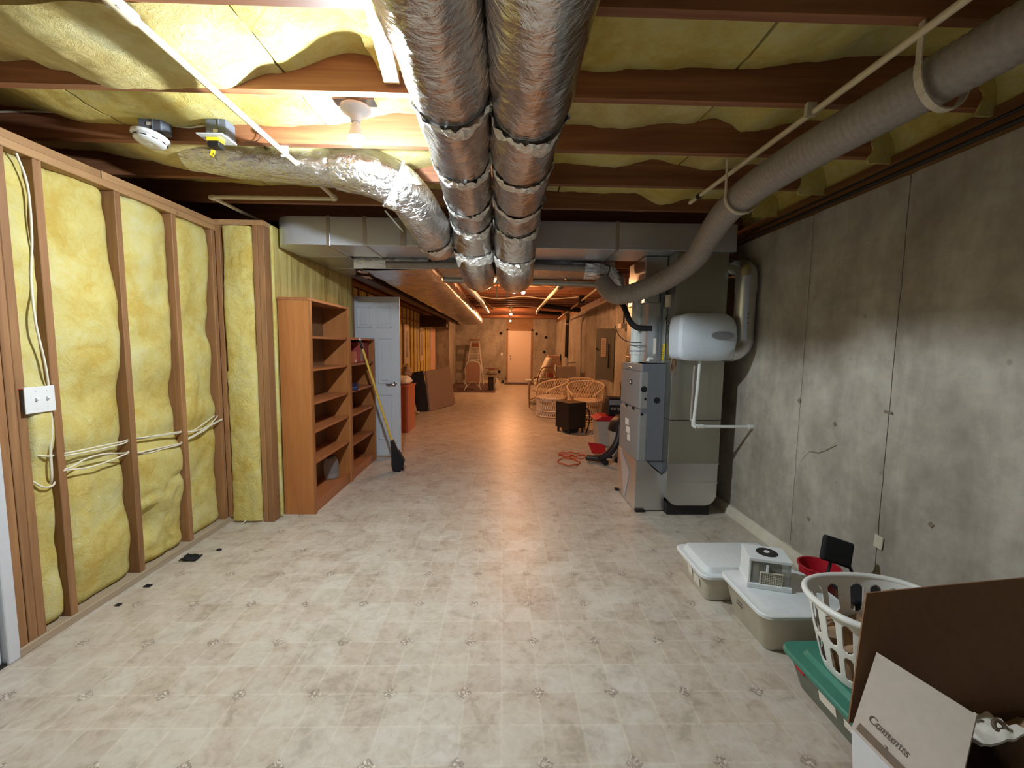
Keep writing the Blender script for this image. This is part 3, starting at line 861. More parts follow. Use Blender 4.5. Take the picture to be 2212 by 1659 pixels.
# elbow turning towards the back
RE = .17
poly = [(-1.36, TY0)] + [(-1.80 + RE - RE * math.sin(q), TY0 + RE - RE * math.cos(q)) for q in [PI / 2 * i / 10 for i in range(11)]] + [(-1.80, TY1), (-1.36, TY1)]
MB().prism(poly, TZ0, TZ1).build('elbow', 'galv_trunk', tr, smooth=30, bevel=.004)
MB().box(-1.795, -1.36, TY1, 5.1, TZ0, TZ1).build('branch_section', 'galv', tr, bevel=.004)
for yv in (3.87, 4.45):
    MB().box(-1.80, -1.355, yv, yv + .03, TZ0 - .006, TZ1 + .006).build('slip_joint', 'galv', tr, bevel=.002)
MB().beam((-.90, 3.35, 2.436), (-.78, 3.418, 2.30), .03, .002).build('hanger_strap', 'galv_trunk', tr)
MB().box(-.80, -.76, TY0 - .008, TY0 - .004, TZ0, TZ1).build('hanger_strap', 'galv', tr)
# long foil wrapped duct running to the back
lf = thing('foil_wrapped_duct', 'long flat foil wrapped duct running away along the left of the ceiling', 'duct', (-1, 8, 2.1))
def fnl(u, v):
    # perimeter of the section (v) along the length (u)
    y = 3.95 + 10.3 * u
    hw, hh, cx, cz = .345, .14, -1.005, 2.235
    a = v * 2 * PI
    c, s_ = math.cos(a), math.sin(a)
    e = .42
    x = cx + hw * (abs(c) ** e) * (1 if c > 0 else -1)
    z = cz + hh * (abs(s_) ** e) * (1 if s_ > 0 else -1)
    n_ = .014 * N(x * 3, y * 3.2, z * 4) + .007 * N(x * 3, y * 16, z * 7)
    cn = .05 * abs(c) * .0
    return (x + n_ * c, y, z + n_ * s_)
MB().grid(420, 40, fnl).build('jacket', 'foil_flat', lf, smooth=70)
MB().box(-1.34, -.67, 3.93, 3.96, 2.10, 2.37).build('end_cap', 'foil_flat', lf)
# ragged brown tape scraps at the near end
for (x, y, s_) in ((-1.30, 4.05, .07), (-1.36, 4.35, .085)):
    MB().slab(6, 6, lambda u, v, x=x, y=y, s_=s_: (x + s_ * (u - .5) + .01 * N(u * 5, v * 5, x), y + s_ * 1.6 * (v - .5), 2.085 + .01 * N(u * 4, v * 4, y)), (0, 0, .002)).build('torn_tape', 'pink_cloth', lf)
# thin foil pipe running beside it
sp_ = thing('small_foil_pipe', 'thin shiny pipe running to the back beside the long foil duct', 'duct', (-.45, 7, 2.2))
MB().tube([(-.60, 4.3, 2.19), (-.50, 5.2, 2.20), (-.40, 8.0, 2.25), (-.38, 11, 2.27)], .045, 20).build('pipe', 'galv_trunk', sp_, smooth=60)
for yv in (5.6, 6.6, 7.6, 8.6, 9.8):
    xx = -.50 + (yv - 5.2) * .035 if yv < 8 else -.40
    MB().tube([(xx, yv, 2.20 + (yv - 5.2) * .017), (xx, yv + .03, 2.2 + (yv - 5.2) * .017)], .05, 20).build('coupling', 'galv', sp_, smooth=40)
# girder
gd = thing('steel_girder', 'dark brown girder running lengthwise left of the foil wrapped duct', 'beam', (-1.44, 9, 2.1))
MB().box(-1.50, -1.385, 4.3, 14.05, 2.085, 2.10).build('bottom_flange', 'steel_beam', gd)
MB().box(-1.45, -1.435, 4.3, 14.05, 2.10, 2.42).build('web', 'steel_beam', gd)
MB().box(-1.50, -1.385, 4.3, 14.05, 2.42, 2.435).build('top_flange', 'steel_beam', gd)
MB().box(-2.18, -1.50, 11.5, 11.8, 1.90, 2.2).build('pocket_box', 'steel_beam', gd)
# second duct crossing behind the trunk
rd = thing('return_duct', 'wide foil covered duct crossing behind the metal trunk above the furnace', 'duct', (.3, 4.3, 2.1))
MB().box(-.62, 1.05, 3.98, 4.52, 2.12, 2.40).build('duct_body', 'foil_flat', rd, bevel=.03, seg=3)
MB().tube([(-.62, 4.56, 2.11), (.2, 4.56, 2.10), (1.0, 4.54, 2.08)], .035, 16).build('rolled_edge', 'galv_dull', rd, smooth=60)
cp = thing('crossing_pipe', 'pale round pipe crossing just below and behind the trunk duct', 'pipe', (0, 3.92, 2.1))
MB().tube([(-1.05, 3.93, 2.135), (-.4, 3.92, 2.14), (.3, 3.92, 2.14), (.82, 3.92, 2.13)], .032, 16).build('pipe', 'flue_pvc', cp, smooth=60)
fb = thing('foil_boot', 'crumpled foil elbow where the crossing pipe meets the furnace ducts', 'duct', (.95, 3.95, 2.05))
flex(fb, [(.74, 3.93, 2.11), (.88, 3.92, 2.10), (1.02, 3.95, 2.05), (1.10, 4.05, 1.96)], .075, [.2], seed=3.0, crumple=2.2)
# round duct elbow behind the humidifier
he = thing('round_bypass_duct', 'round galvanized bypass duct looping from the plenum down to the humidifier', 'duct', (1.9, 3.4, 1.4))
def arc(c, r, a0, a1, n, plane=((1, 0, 0), (0, 0, 1))):
    A, B = Vector(plane[0]), Vector(plane[1])
    return [Vector(c) + A * r * math.cos(a0 + (a1 - a0) * i / n) + B * r * math.sin(a0 + (a1 - a0) * i / n) for i in range(n + 1)]
cx = 1.905
top = smoothpath([(1.81, 3.56, 2.065), (1.86, 3.50, 2.07), (1.895, 3.42, 2.055), (1.905, 3.355, 2.02), (1.905, 3.34, 1.97)], 5)
bot = arc((1.80, 3.34, 1.50), .105, 0, -PI / 2, 12)
MB().tube(top, .078, 28).build('elbow', 'galv', he, smooth=40)
MB().tube([(cx, 3.34, 1.985), (cx, 3.34, 1.86)], .079, 28).build('straight_pipe', 'galv', he, smooth=40)
MB().tube([(cx, 3.34, 1.865), (cx, 3.34, 1.50)], .075, 28).build('straight_pipe', 'galv', he, smooth=40)
MB().tube(bot, .076, 28).build('elbow', 'galv', he, smooth=40)
for k in range(1, 6):
    c_, d_ = bot[k], (bot[k + 1] - bot[k - 1]).normalized() * .004
    MB().tube([c_ - d_, c_ + d_], .0785, 28).build('elbow_rib', 'galv', he, smooth=40)
MB().tube([(1.80, 3.34, 1.395), (1.70, 3.34, 1.395)], .076, 24).build('collar', 'galv', he, smooth=40)
for z in (1.66, 1.69, 1.62):
    MB().lathe([(.004, 0), (.003, .004)], (cx - .01, 3.265, z), rot(PI / 2, 0, 0), 8).build('screw', 'dark_hole', he)

# big return plenum drop with rounded foot
pl = thing('return_air_plenum', 'tall grey galvanized return plenum standing right of the furnace with a rounded foot', 'duct', (1.6, 3.6, 0))
PX0, PX1, PY0, PY1 = 1.392, 1.815, 3.44, 4.75  # unseen rear depth extended to block warm bulb light from the wall
pf = [(PX0 - .012 + 0, .42)]
# side profile in XZ: straight sides with rounded lower corners
def foot(z0, r, x0, x1):
    p = [(x0, .46)]
    for i in range(7):
        a = PI + PI / 2 * i / 6
        p.append((x0 + r + r * math.cos(a), z0 + r + r * math.sin(a)))
    for i in range(7):
        a = -PI / 2 + PI / 2 * i / 6
        p.append((x1 - r + r * math.cos(a), z0 + r + r * math.sin(a)))
    p.append((x1, .46))
    return p
MB().box(PX0, PX1, PY0, PY1, 1.33, TZ0 - .002).build('upper_section', 'galv_dull', pl, bevel=.004)
MB().box(PX0 - .004, PX1 + .004, PY0 - .004, PY1, .83, 1.326).build('middle_section', 'galv_dull', pl, bevel=.004)
MB().box(PX0 - .004, PX1 + .004, PY0 - .003, PY1, .462, .826).build('lower_section', 'galv_dull', pl, bevel=.004)
MB().prism(foot(.10, .10, PX0, PX1), PY0, PY1, 'XZ').build('foot_elbow', 'galv', pl, smooth=30)
for z in (.46, .30):
    MB().box(PX0 - .006, PX1 + .006, PY0 - .008, PY1, z - .004, z + .004).build('seam_lip', 'galv', pl)
MB().box(PX0 - .006, PX1 + .006, PY0 - .007, PY1, 1.70, 1.706).build('seam_lip', 'galv_dull', pl)
MB().box(PX0 + .03, PX1 - .03, PY0 + .05, PY1, .0, .10).build('base_block', 'black', pl)

# humidifier
hm = thing('humidifier', 'rounded grey white whole house humidifier mounted on the plenum', 'humidifier', (1.57, 3.3, 1.32))
hx0, hx1, hz0, hz1 = 1.356, 1.772, 1.325, 1.690
def hum_profile(y0, bulgez, bulgex):
    pass
def fnh(u, v):
    # superellipse outline in XZ, shallow dome towards the camera
    a = 2 * PI * u
    c, s_ = math.cos(a), math.sin(a)
    e = .32
    X_ = (abs(c) ** e) * (1 if c > 0 else -1); Z_ = (abs(s_) ** e) * (1 if s_ > 0 else -1)
    k = v
    cxh, czh = (hx0 + hx1) / 2, (hz0 + hz1) / 2
    W_, H_ = (hx1 - hx0) / 2, (hz1 - hz0) / 2
    x = cxh + W_ * X_ * k; z = czh + H_ * Z_ * k
    if c > 0: x += .045 * (1 - (Z_ * k) ** 2) * (X_ * k) ** 2 - .012 * abs(Z_ * k) ** 3 * X_ * k
    yy = 3.205 + .030 * (abs(X_ * k) ** 3) + .05 * (max(abs(Z_ * k), 0) ** 4)
    if v >= .999: yy = 3.26
    return (x, yy, z)
m = MB(); m.grid(64, 12, fnh)
m.slab(64, 1, lambda u, v: ((lambda p: (p[0], 3.26 + .17 * v, p[2]))(fnh(u, 1.0))), (0, 0, 0)) if False else None
vs = []
for i in range(65):
    p0 = fnh(i / 64, 1.0)
    vs += [(p0[0], 3.26, p0[2]), (p0[0], 3.44, p0[2])]
m.add(vs, [(2 * i, 2 * i + 2, 2 * i + 3, 2 * i + 1) for i in range(64)])
hcv = m.build('cover', 'humid', hm, smooth=35)
MB().lathe([(1, 0), (1, .004), (.9, .006)], (0, 0, 0), None, 36)
mb = MB(); mb.lathe([(.098, 0), (.098, .004), (.09, .007)], (0, 0, 0), None, 40)
mb.v = [(1.668 + v[0] * .95, 3.218 - v[2] * 3, 1.520 + v[1] * .34) for v in mb.v]
mb.build('badge_rim', 'badge_rim', hcv, smooth=40)
mb = MB(); mb.lathe([(.088, 0), (.088, .003)], (0, 0, 0), None, 40)
mb.v = [(1.668 + v[0] * .95, 3.1975 - v[2], 1.520 + v[1] * .30) for v in mb.v]
mb.build('badge', 'badge', hcv, smooth=40)
# condensate drain pipes below it
dp = thing('white_drain_pipe', 'white plastic drain pipe running down from the humidifier and across to the concrete wall', 'pipe', (1.6, 3.3, .8))
MB().tube([(1.552, 3.30, 1.325), (1.545, 3.30, 1.1), (1.527, 3.30, .835)], .0125, 14).build('pipe', 'pvc', dp, smooth=60)
MB().tube([(1.522, 3.32, 1.325), (1.512, 3.32, .845)], .009, 12).build('thin_pipe', 'flue_pvc', dp, smooth=60)
MB().tube([(1.526, 3.30, .86), (1.527, 3.30, .81), (1.545, 3.285, .80)], .018, 14).build('elbow_fitting', 'pvc', dp, smooth=60)
MB().tube([(1.545, 3.285, .805), (1.60, 3.285, .805)], .017, 14).build('elbow_fitting', 'pvc', dp, smooth=60)
MB().tube([(1.60, 3.285, .805), (1.97, 3.285, .805)], .0125, 14).build('pipe', 'pvc', dp, smooth=60)
MB().tube([(1.96, 3.285, .805), (2.0, 3.285, .805)], .018, 14).build('wall_fitting', 'pvc', dp, smooth=60)

# furnace
fu = thing('gas_furnace', 'grey upright gas furnace with stamped front doors and round knockouts on its side', 'furnace', (1.3, 3.85, 0))
FX0, FX1, FY0, FY1 = 1.166, 1.66, 3.556, 4.13
fu_z0, fu_z1 = .452, 1.285
MB().box(FX0 + .02, 1.388, FY0, FY1, fu_z0, fu_z1).build('cabinet', 'furnace_side', fu, bevel=.004)
def door_panel(z0, z1, name):
    # curved nosed door: profile in XY, extruded in Z
    pr = [(FX0 + .07, FY0 - .001), (FX0 + .018, FY0 + .000), (FX0 + .004, FY0 + .014), (FX0, FY0 + .05), (FX0 - .008, (FY0 + FY1) / 2), (FX0, FY1 - .05), (FX0 + .004, FY1 - .01), (FX0 + .02, FY1), (FX0 + .07, FY1)]
    return MB().prism(pr, z0, z1).build(name, 'furnace', fu, smooth=30)
upd = door_panel(.905, 1.215, 'upper_door')
lwd = door_panel(fu_z0, .86, 'lower_door')
MB().box(FX0 + .012, FX0 + .07, FY0 + .002, FY1, 1.215, 1.285).build('top_rail', 'furnace', fu, bevel=.006)
MB().box(FX0 + .016, FX0 + .07, FY0 + .003, FY1, .86, .905).build('middle_rail', 'furnace', fu)
MB().box(FX0 + .0, FX0 + .03, FY0 + .01, FY1 - .01, .856, .864).build('door_lip', 'badge_rim', fu)
MB().tube(arc((FX0 + .004, FY0 + .30, 1.05), .2, PI * .25, PI * .8, 8, ((0, 1, 0), (0, 0, 1))), .003, 6).build('door_crease', 'badge_rim', fu)
for y in (3.72, 3.93):
    MB().box(FX0 + .004, FX0 + .02, y, y + .03, .87, .893).build('finger_slot', 'dark_hole', upd)
MB().box(FX0 - .012, FX0 - .006, 3.745, 3.805, 1.095, 1.135).build('badge', 'black', upd)
MB().box(FX0 - .0135, FX0 - .011, 3.757, 3.793, 1.104, 1.127).build('badge_mark', 'label', upd)
for (y, z, s_) in ((3.86, .735, .06), (3.82, .665, .06), (3.79, .60, .05)):
    MB().box(FX0 - .010, FX0 - .006, y - s_, y + s_ * .6, z - .02, z + .035).build('rating_sticker', 'label', lwd)
for (x, z, r) in ((1.206, 1.070, .027), (1.320, .976, .027), (1.221, .987, .011), (1.195, .855, .0115)):
    MB().lathe([(r, 0), (r * .9, .004), (r * .3, .001)], (x, FY0 - .0005, z), rot(PI / 2, 0, 0), 20).build('knockout', 'dark_hole', fu)
# metal base under the furnace joined to the plenum foot
fb2 = [(1.15, .03), (1.42, .03), (1.42, .10), (1.365, .34), (1.30, .40), (1.19, .452), (1.15, .452)]
MB().prism([(1.165, .012), (1.42, .012), (1.42, .30), (1.385, .33), (1.31, .39), (1.25, .45), (1.165, .45)], FY0 + .004, FY1, 'XZ').build('base_plenum', 'galv', fu)
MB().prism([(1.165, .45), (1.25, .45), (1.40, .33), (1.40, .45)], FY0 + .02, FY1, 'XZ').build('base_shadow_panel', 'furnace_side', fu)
MB().prism([(FY0 + .3, .02), (FY0 + .5, .44), (FY0 + .45, .44), (FY0 + .18, .3)], 1.158, 1.164, 'YZ').build('creased_patch', 'galv_trunk', fu)
for (x, y) in ((1.19, FY0 - .005), (1.16, FY1 - .03)):
    MB().box(x - .02, x + .06, y - .015, y + .03, 0, .022).build('foot_pad', 'black', fu)
# evaporator coil cabinet above
cc = thing('coil_cabinet', 'shiny sheet metal coil cabinet above the furnace carrying a yellow sticker', 'duct', (1.3, 3.85, 1.29))
MB().box(1.23, 1.388, 3.60, 4.10, 1.29, 1.80).build('cabinet', 'galv', cc, bevel=.004)
MB().box(1.20, 1.386, 3.62, 4.08, 1.80, 2.185).build('riser', 'galv', cc, bevel=.004)
MB().box(1.335, 1.350, 3.585, 3.60, 1.29, 1.90).build('dark_pipe', 'furnace_side', cc)
MB().prism([(1.349, 1.312), (1.371, 1.312), (1.386, 1.455), (1.366, 1.455)], 3.594, 3.598, 'XZ').build('yellow_sticker', 'yellow', cc)
for z in (1.345, 1.365, 1.385, 1.41, 1.43):
    MB().box(1.358, 1.372, 3.5925, 3.5945, z, z + .0035).build('sticker_print', 'black', cc)
MB().box(1.285, 1.308, 3.594, 3.598, 1.37, 1.50).build('white_sticker', 'label', cc)
MB().tube([(1.30, 3.62, 1.325), (1.25, 3.60, 1.325), (1.24, 3.59, 1.30)], .016, 12).build('drain_stub', 'pvc', cc, smooth=60)
MB().tube([(1.385, 3.56, 1.86), (1.385, 3.56, 1.76)], .03, 18).build('junction_can', 'ring', cc, smooth=40)
MB().tube(smoothpath([(1.375, 3.55, 1.70), (1.36, 3.54, 1.66), (1.39, 3.53, 1.63), (1.37, 3.53, 1.59), (1.385, 3.54, 1.56), (1.372, 3.54, 1.53)], 6), .003, 6).build('loose_wires', 'cable_dark', cc)
wires = []
for q in range(5):
    r_w = .018 + .006 * q / 4
    ring_ = [(1.385 + r_w * .9 * math.cos(a) + .004 * q, 3.42 + .004 * q, 1.265 + .05 * math.sin(a) + .012 * q) for a in [2 * PI * i / 20 for i in range(20)]]
    wires.append(MB().tube(ring_, .002, 6, closed=True).build('wire_coil', 'rattan', cc))
# vent pipe of the furnace
vp = thing('white_vent_pipe', 'white plastic exhaust pipe standing on top of the furnace', 'pipe', (1.17, 3.8, 1.29))
VX, VY = 1.212, 3.84
MB().tube([(VX, VY, 1.285), (VX, VY, 1.36)], .044, 22).build('pipe', 'pvc', vp, smooth=50)
MB().tube([(VX, VY, 1.36), (VX, VY, 1.47)], .054, 22).build('coupling', 'pvc', vp, smooth=50)
MB().tube([(VX, VY, 1.385), (VX, VY, 1.395)], .0555, 22).build('clamp', 'furnace_side', vp, smooth=50)
MB().tube([(VX, VY, 1.435), (VX, VY, 1.445)], .0555, 22).build('clamp', 'furnace_side', vp, smooth=50)
MB().tube([(VX, VY, 1.47), (VX, VY, 1.9)], .050, 22).build('pipe', 'pvc', vp, smooth=50)
MB().tube([(VX - .0, VY, 1.30), (VX + .1, VY - .08, 1.335), (VX + .12, VY - .1, 1.33)], .014, 12).build('side_drain', 'pvc', vp, smooth=50)
# black insulated refrigerant hose
bh = thing('black_refrigerant_hose', 'black foam covered hose curving down from the ceiling to the coil cabinet', 'hose', (1.2, 3.7, 1.6))
MB().tube(smoothpath([(.93, 4.05, 1.98), (.98, 3.90, 1.90), (1.06, 3.78, 1.80), (1.10, 3.70, 1.66), (1.14, 3.65, 1.60), (1.20, 3.62, 1.585), (1.27, 3.60, 1.585)], 8), .024, 16).build('hose', 'black_matte', bh, smooth=60)
MB().tube(smoothpath([(1.03, 3.9, 1.62), (1.05, 3.8, 1.52), (1.11, 3.72, 1.47), (1.2, 3.65, 1.465)], 6), .004, 6).build('thin_wire', 'cable_dark', bh)

# big vent tube crossing the ceiling at right
ft = thing('vent_tube', 'long grey ribbed vent tube sweeping down along the right of the ceiling to the furnace', 'pipe', (1.3, 2.5, 2.2))
fpath, ftot = resample([(1.60, .0, 2.36), (1.50, .8, 2.33), (1.40, 1.34, 2.295), (1.315, 1.8, 2.27), (1.29, 2.2, 2.255), (1.31, 2.55, 2.225), (1.345, 2.85, 2.14), (1.36, 3.08, 2.05), (1.27, 3.33, 1.95), (1.12, 3.52, 1.885), (.99, 3.63, 1.86), (.93, 3.72, 1.90), (.90, 3.85, 1.99)], .008)
frs = [.0765 + .0026 * (1 if i % 3 == 0 else -.4) for i in range(len(fpath))]
MB().tube(fpath, frs, 28).build('ribbed_tube', 'flue_pvc', ft, smooth=50)
def hanger(i, r):
    c = fpath[i]; d = (fpath[i + 1] - fpath[i - 1]).normalized()
    sd = d.cross(Vector((0, 0, 1))).normalized(); up_ = sd.cross(d)
    pts = [c + sd * r * math.cos(a) + up_ * r * math.sin(a) for a in [PI * .92 + PI * 1.16 * k / 16 for k in range(17)]]
    m = MB()
    for a, b in zip(pts, pts[1:]):
        m.beam(a, b, .022, .006, up=(a + b) / 2 - c)
    m.beam(pts[0], (pts[0].x, pts[0].y, 2.44), .02, .005)
    m.beam(pts[-1], (pts[-1].x, pts[-1].y, 2.44), .02, .005)
    return m.build('pipe_hanger', 'ring', ft)
def nearest(y):
    return min(range(1, len(fpath) - 1), key=lambda i: abs(fpath[i].y - y))
hanger(nearest(1.40), .104)
hanger(nearest(2.36), .093)

# cream pipes under the joists
lp = thing('cream_water_pipe', 'cream plastic pipe under the joists on the left that jogs sideways to the wall', 'pipe', (-1.14, 2.2, 2.42))
zc = 2.405
MB().tube([(-1.13, -1.5, zc), (-1.135, 1.36, zc)], .017, 14).build('pipe', 'cpvc', lp, smooth=60)
MB().tube([(-1.135, 1.36, zc), (-1.14, 3.0, zc)], .013, 14).build('pipe', 'cpvc', lp, smooth=60)
MB().tube([(-1.135, 1.30, zc), (-1.135, 1.42, zc)], .021, 14).build('coupling', 'cpvc', lp, smooth=60)
MB().tube([(-1.14, 2.62, zc), (-1.14, 2.66, zc)], .017, 14).build('coupling', 'cpvc', lp, smooth=60)
MB().tube([(-1.14, 2.97, zc), (-1.14, 3.01, zc), (-1.16, 3.02, zc)], .017, 14).build('elbow_fitting', 'cpvc', lp, smooth=60)
MB().tube([(-1.15, 3.02, zc), (-1.98, 3.035, zc)], .013, 14).build('pipe', 'cpvc', lp, smooth=60)
MB().tube([(-1.97, 3.035, zc), (-1.99, 3.04, zc), (-1.985, 3.06, zc)], .017, 14).build('elbow_fitting', 'cpvc', lp, smooth=60)
MB().tube([(-1.985, 3.05, zc), (-1.962, 3.70, zc)], .012, 14).build('pipe', 'cpvc', lp, smooth=60)
for yv in (1.35, 2.33):
    MB().box(-1.155, -1.12, yv - .006, yv + .006, zc - .018, zc + .036).build('pipe_clip', 'cable', lp)
rp = thing('cream_water_pipe', 'straight cream plastic pipe under the joists on the right', 'pipe', (1.27, 2, 2.42))
MB().tube([(1.30, -1.5, zc), (1.288, 1.25, zc), (1.266, 2.955, zc)], .013, 14).build('pipe', 'cpvc', rp, smooth=60)
MB().tube([(1.268, 2.80, zc), (1.268, 2.84, zc)], .018, 14).build('coupling', 'cable_dark', rp, smooth=60)
MB().box(1.25, 1.29, 1.82, 1.84, zc - .016, zc + .036).build('pipe_clip', 'ring', rp)
# conduits along the top of the concrete wall
cd = thing('wall_top_conduit', 'dark conduit following the top edge of the concrete wall', 'pipe', (1.98, 2, 2.3))
MB().tube([(1.985, -1.5, 2.315), (1.985, 6.8, 2.315)], .011, 10).build('conduit', 'cable_dark', cd, smooth=60)
MB().tube(smoothpath([(1.96, -1.5, 2.345), (1.965, 1.5, 2.35), (1.96, 2.5, 2.345), (1.965, 4.0, 2.35), (1.97, 6.8, 2.35)], 6), .007, 8).build('black_cable', 'black', cd, smooth=60)
# loose wires in the right bays
for i, pts in enumerate(([(1.56, 2.28, 2.53), (1.62, 2.26, 2.48), (1.68, 2.25, 2.42), (1.66, 2.25, 2.37)], [(1.60, 2.74, 2.50), (1.68, 2.73, 2.54), (1.75, 2.73, 2.56)])):
    o = MB().tube(smoothpath(pts, 6), .003, 6).build('loose_wire', 'ring', None)
    tag(o, ('thin stray wire hanging from a joist left of the wall beside the vent tube', 'short stray wire against a joist near the furnace end of the right wall')[i], 'wire')

# ================================================================== LIGHT FITTINGS
def bulb(parent, c, mat, r=.030):
    # LED bulb: glowing dome below, opaque collar added above to keep light off the ceiling
    dome = [(r * .99, .004), (r, .0), (r * .97, -.010), (r * .8, -.022), (r * .5, -.030), (.004, -.0325)]
    MB().lathe(dome, c, None, 24).build('bulb', mat, parent, smooth=60)
    neck = [(.012, .088), (.0125, .07), (.016, .060), (.022, .045), (r * .98, .022), (r * 1.12, .010), (r * 1.12, .0045)]
    MB().lathe(neck, c, None, 24).build('light_block_collar', 'porcelain', parent, smooth=60)
lm = thing('ceiling_lamp', 'bright cool white bulb in a round white porcelain lampholder between the joists', 'lamp', (-.655, 1.985, 2.44))
LX, LY = -.655, 1.985
MB().box(LX - .09, LX + .09, LY - .03, LY + .03, 2.478, 2.498).build('mounting_bar', 'galv', lm)
MB().lathe([(.045, .04), (.048, .0), (.05, -.0)], (LX, LY, 2.457), None, 24).build('junction_box', 'brown_case', lm, smooth=40)
lho = MB().lathe([(.064, .012), (.066, .004), (.058, -.006), (.036, -.016), (.024, -.030), (.021, -.046), (.019, -.048)], (LX, LY, 2.446), None, 36).build('lampholder', 'porcelain', lm, smooth=40)
for dx in (-.035, .04):
    MB().lathe([(.004, 0), (.003, -.003)], (LX + dx, LY - .02, 2.440), None, 8).build('screw', 'chrome', lho)
bulb(lm, (LX, LY, 2.328), 'bulb_cool', .031)
for i, (x, y, lab) in enumerate(((.338, 7.1, 'nearest warm bulb in the far ceiling, right of the flex ducts'), (.235, 12.0, 'middle warm bulb in the far ceiling, upper of the close pair'), (.27, 14.6, 'farthest warm bulb just above the far cream door'))):
    f = thing('far_ceiling_lamp', lab, 'lamp', (x, y, 2.42))
    MB().lathe([(.05, .02), (.055, .0), (.03, -.02), (.02, -.035)], (x, y, 2.42), None, 20).build('lampholder', 'porcelain', f, smooth=40)
    bulb(f, (x, y, 2.305 if i < 2 else 2.27), 'bulb_warm', .031)

# smoke detector on its box
sd_ = thing('smoke_detector', 'round white smoke detector on a grey box under the joist, left of the yellow plug', 'smoke detector', (-1.76, 2.22, 2.42))
def elec_box(x, y, z, parent, wx=.105, wy=.07, h=.075):
    MB().box(x - wx / 2, x + wx / 2, y - wy / 2, y + wy / 2, z, z + h).build('outlet_box', 'box_blue', parent, bevel=.004)
    MB().box(x - .012, x + .012, y - wy / 2 - .002, y - wy / 2, z + .022, z + .037).build('box_label', 'label', parent)
    MB().box(x + wx * .12, x + wx * .16, y - wy / 2 - .003, y - wy / 2, z, z + h).build('box_rib', 'box_blue', parent)
elec_box(-1.715, 2.235, 2.442, sd_, .11, .075, .08)
R_ = rot(-.12, .12, 0)
db = MB().lathe([(.07, .012), (.077, .006), (.077, -.006), (.066, -.012), (.064, -.026), (.05, -.034), (.02, -.036), (.016, -.034), (.012, -.037)], (-1.722, 2.21, 2.414), R_, 40).build('detector_body', 'porcelain', sd_, smooth=35)
for k in range(10):
    a = 2 * PI * k / 10
    c = Vector((-1.722, 2.21, 2.414)) + R_ @ Vector((.067 * math.cos(a), .067 * math.sin(a), -.018))
    MB().obox(c, (.004, .022, .004), R_ @ rot(0, 0, a)).build('vent_slot', 'black', db)
sd2 = thing('ceiling_outlet', 'square outlet plate on a grey box with a yellow plug hanging from it', 'outlet', (-1.45, 2.22, 2.43))
elec_box(-1.40, 2.235, 2.417, sd2, .10, .075, .085)
MB().box(-1.465, -1.34, 2.15, 2.265, 2.409, 2.416).build('cover_plate', 'door_white', sd2, bevel=.002)
yp = thing('yellow_plug_adapter', 'yellow and black plug adapter pushed up into the ceiling outlet', 'plug', (-1.405, 2.20, 2.36))
MB().box(-1.435, -1.375, 2.175, 2.225, 2.393, 2.4085).build('top_cap', 'yellow_plug', yp, bevel=.003)
MB().box(-1.432, -1.378, 2.178, 2.222, 2.365, 2.393).build('adapter_body', 'black', yp, bevel=.003)
MB().tube([(-1.41, 2.19, 2.365), (-1.405, 2.18, 2.33), (-1.39, 2.18, 2.305)], .002, 6).build('cord', 'cable_dark', yp)
MB().obox((-1.412, 2.185, 2.337), (.014, .01, .03), rot(0, .3, 0)).build('hanging_tab', 'yellow_plug', yp)
bc = thing('box_feed_cable', 'white cable sagging from the left wall through the joist boxes', 'cable', (-1.9, 2.2, 2.5))
MB().tube(smoothpath([(-2.75, 2.285, 2.53), (-2.5, 2.288, 2.555), (-2.25, 2.29, 2.56), (-2.05, 2.29, 2.545), (-1.9, 2.285, 2.53), (-1.8, 2.25, 2.52)], 6), .005, 8).build('cable', 'cable', bc, smooth=60)
MB().tube(smoothpath([(-1.70, 2.27, 2.51), (-1.6, 2.285, 2.50), (-1.5, 2.26, 2.50)], 6), .0045, 8).build('cable', 'cable', bc, smooth=60)
pc = thing('purple_clip', 'small purple clip with a thin wire on the joist beside the cream pipe', 'clip', (-1.24, 2.28, 2.47))
MB().obox((-1.24, 2.285, 2.49), (.022, .012, .008), rot(0, .3, 0)).build('clip', 'purple', pc)
MB().obox((-1.24, 2.285, 2.49), (.008, .012, .026), rot(0, .2, 0)).build('clip_arm', 'purple', pc)
MB().tube(smoothpath([(-1.24, 2.285, 2.48), (-1.235, 2.28, 2.455), (-1.26, 2.28, 2.437), (-1.31, 2.285, 2.437)], 5), .002, 6).build('wire', 'cable_dark', pc)

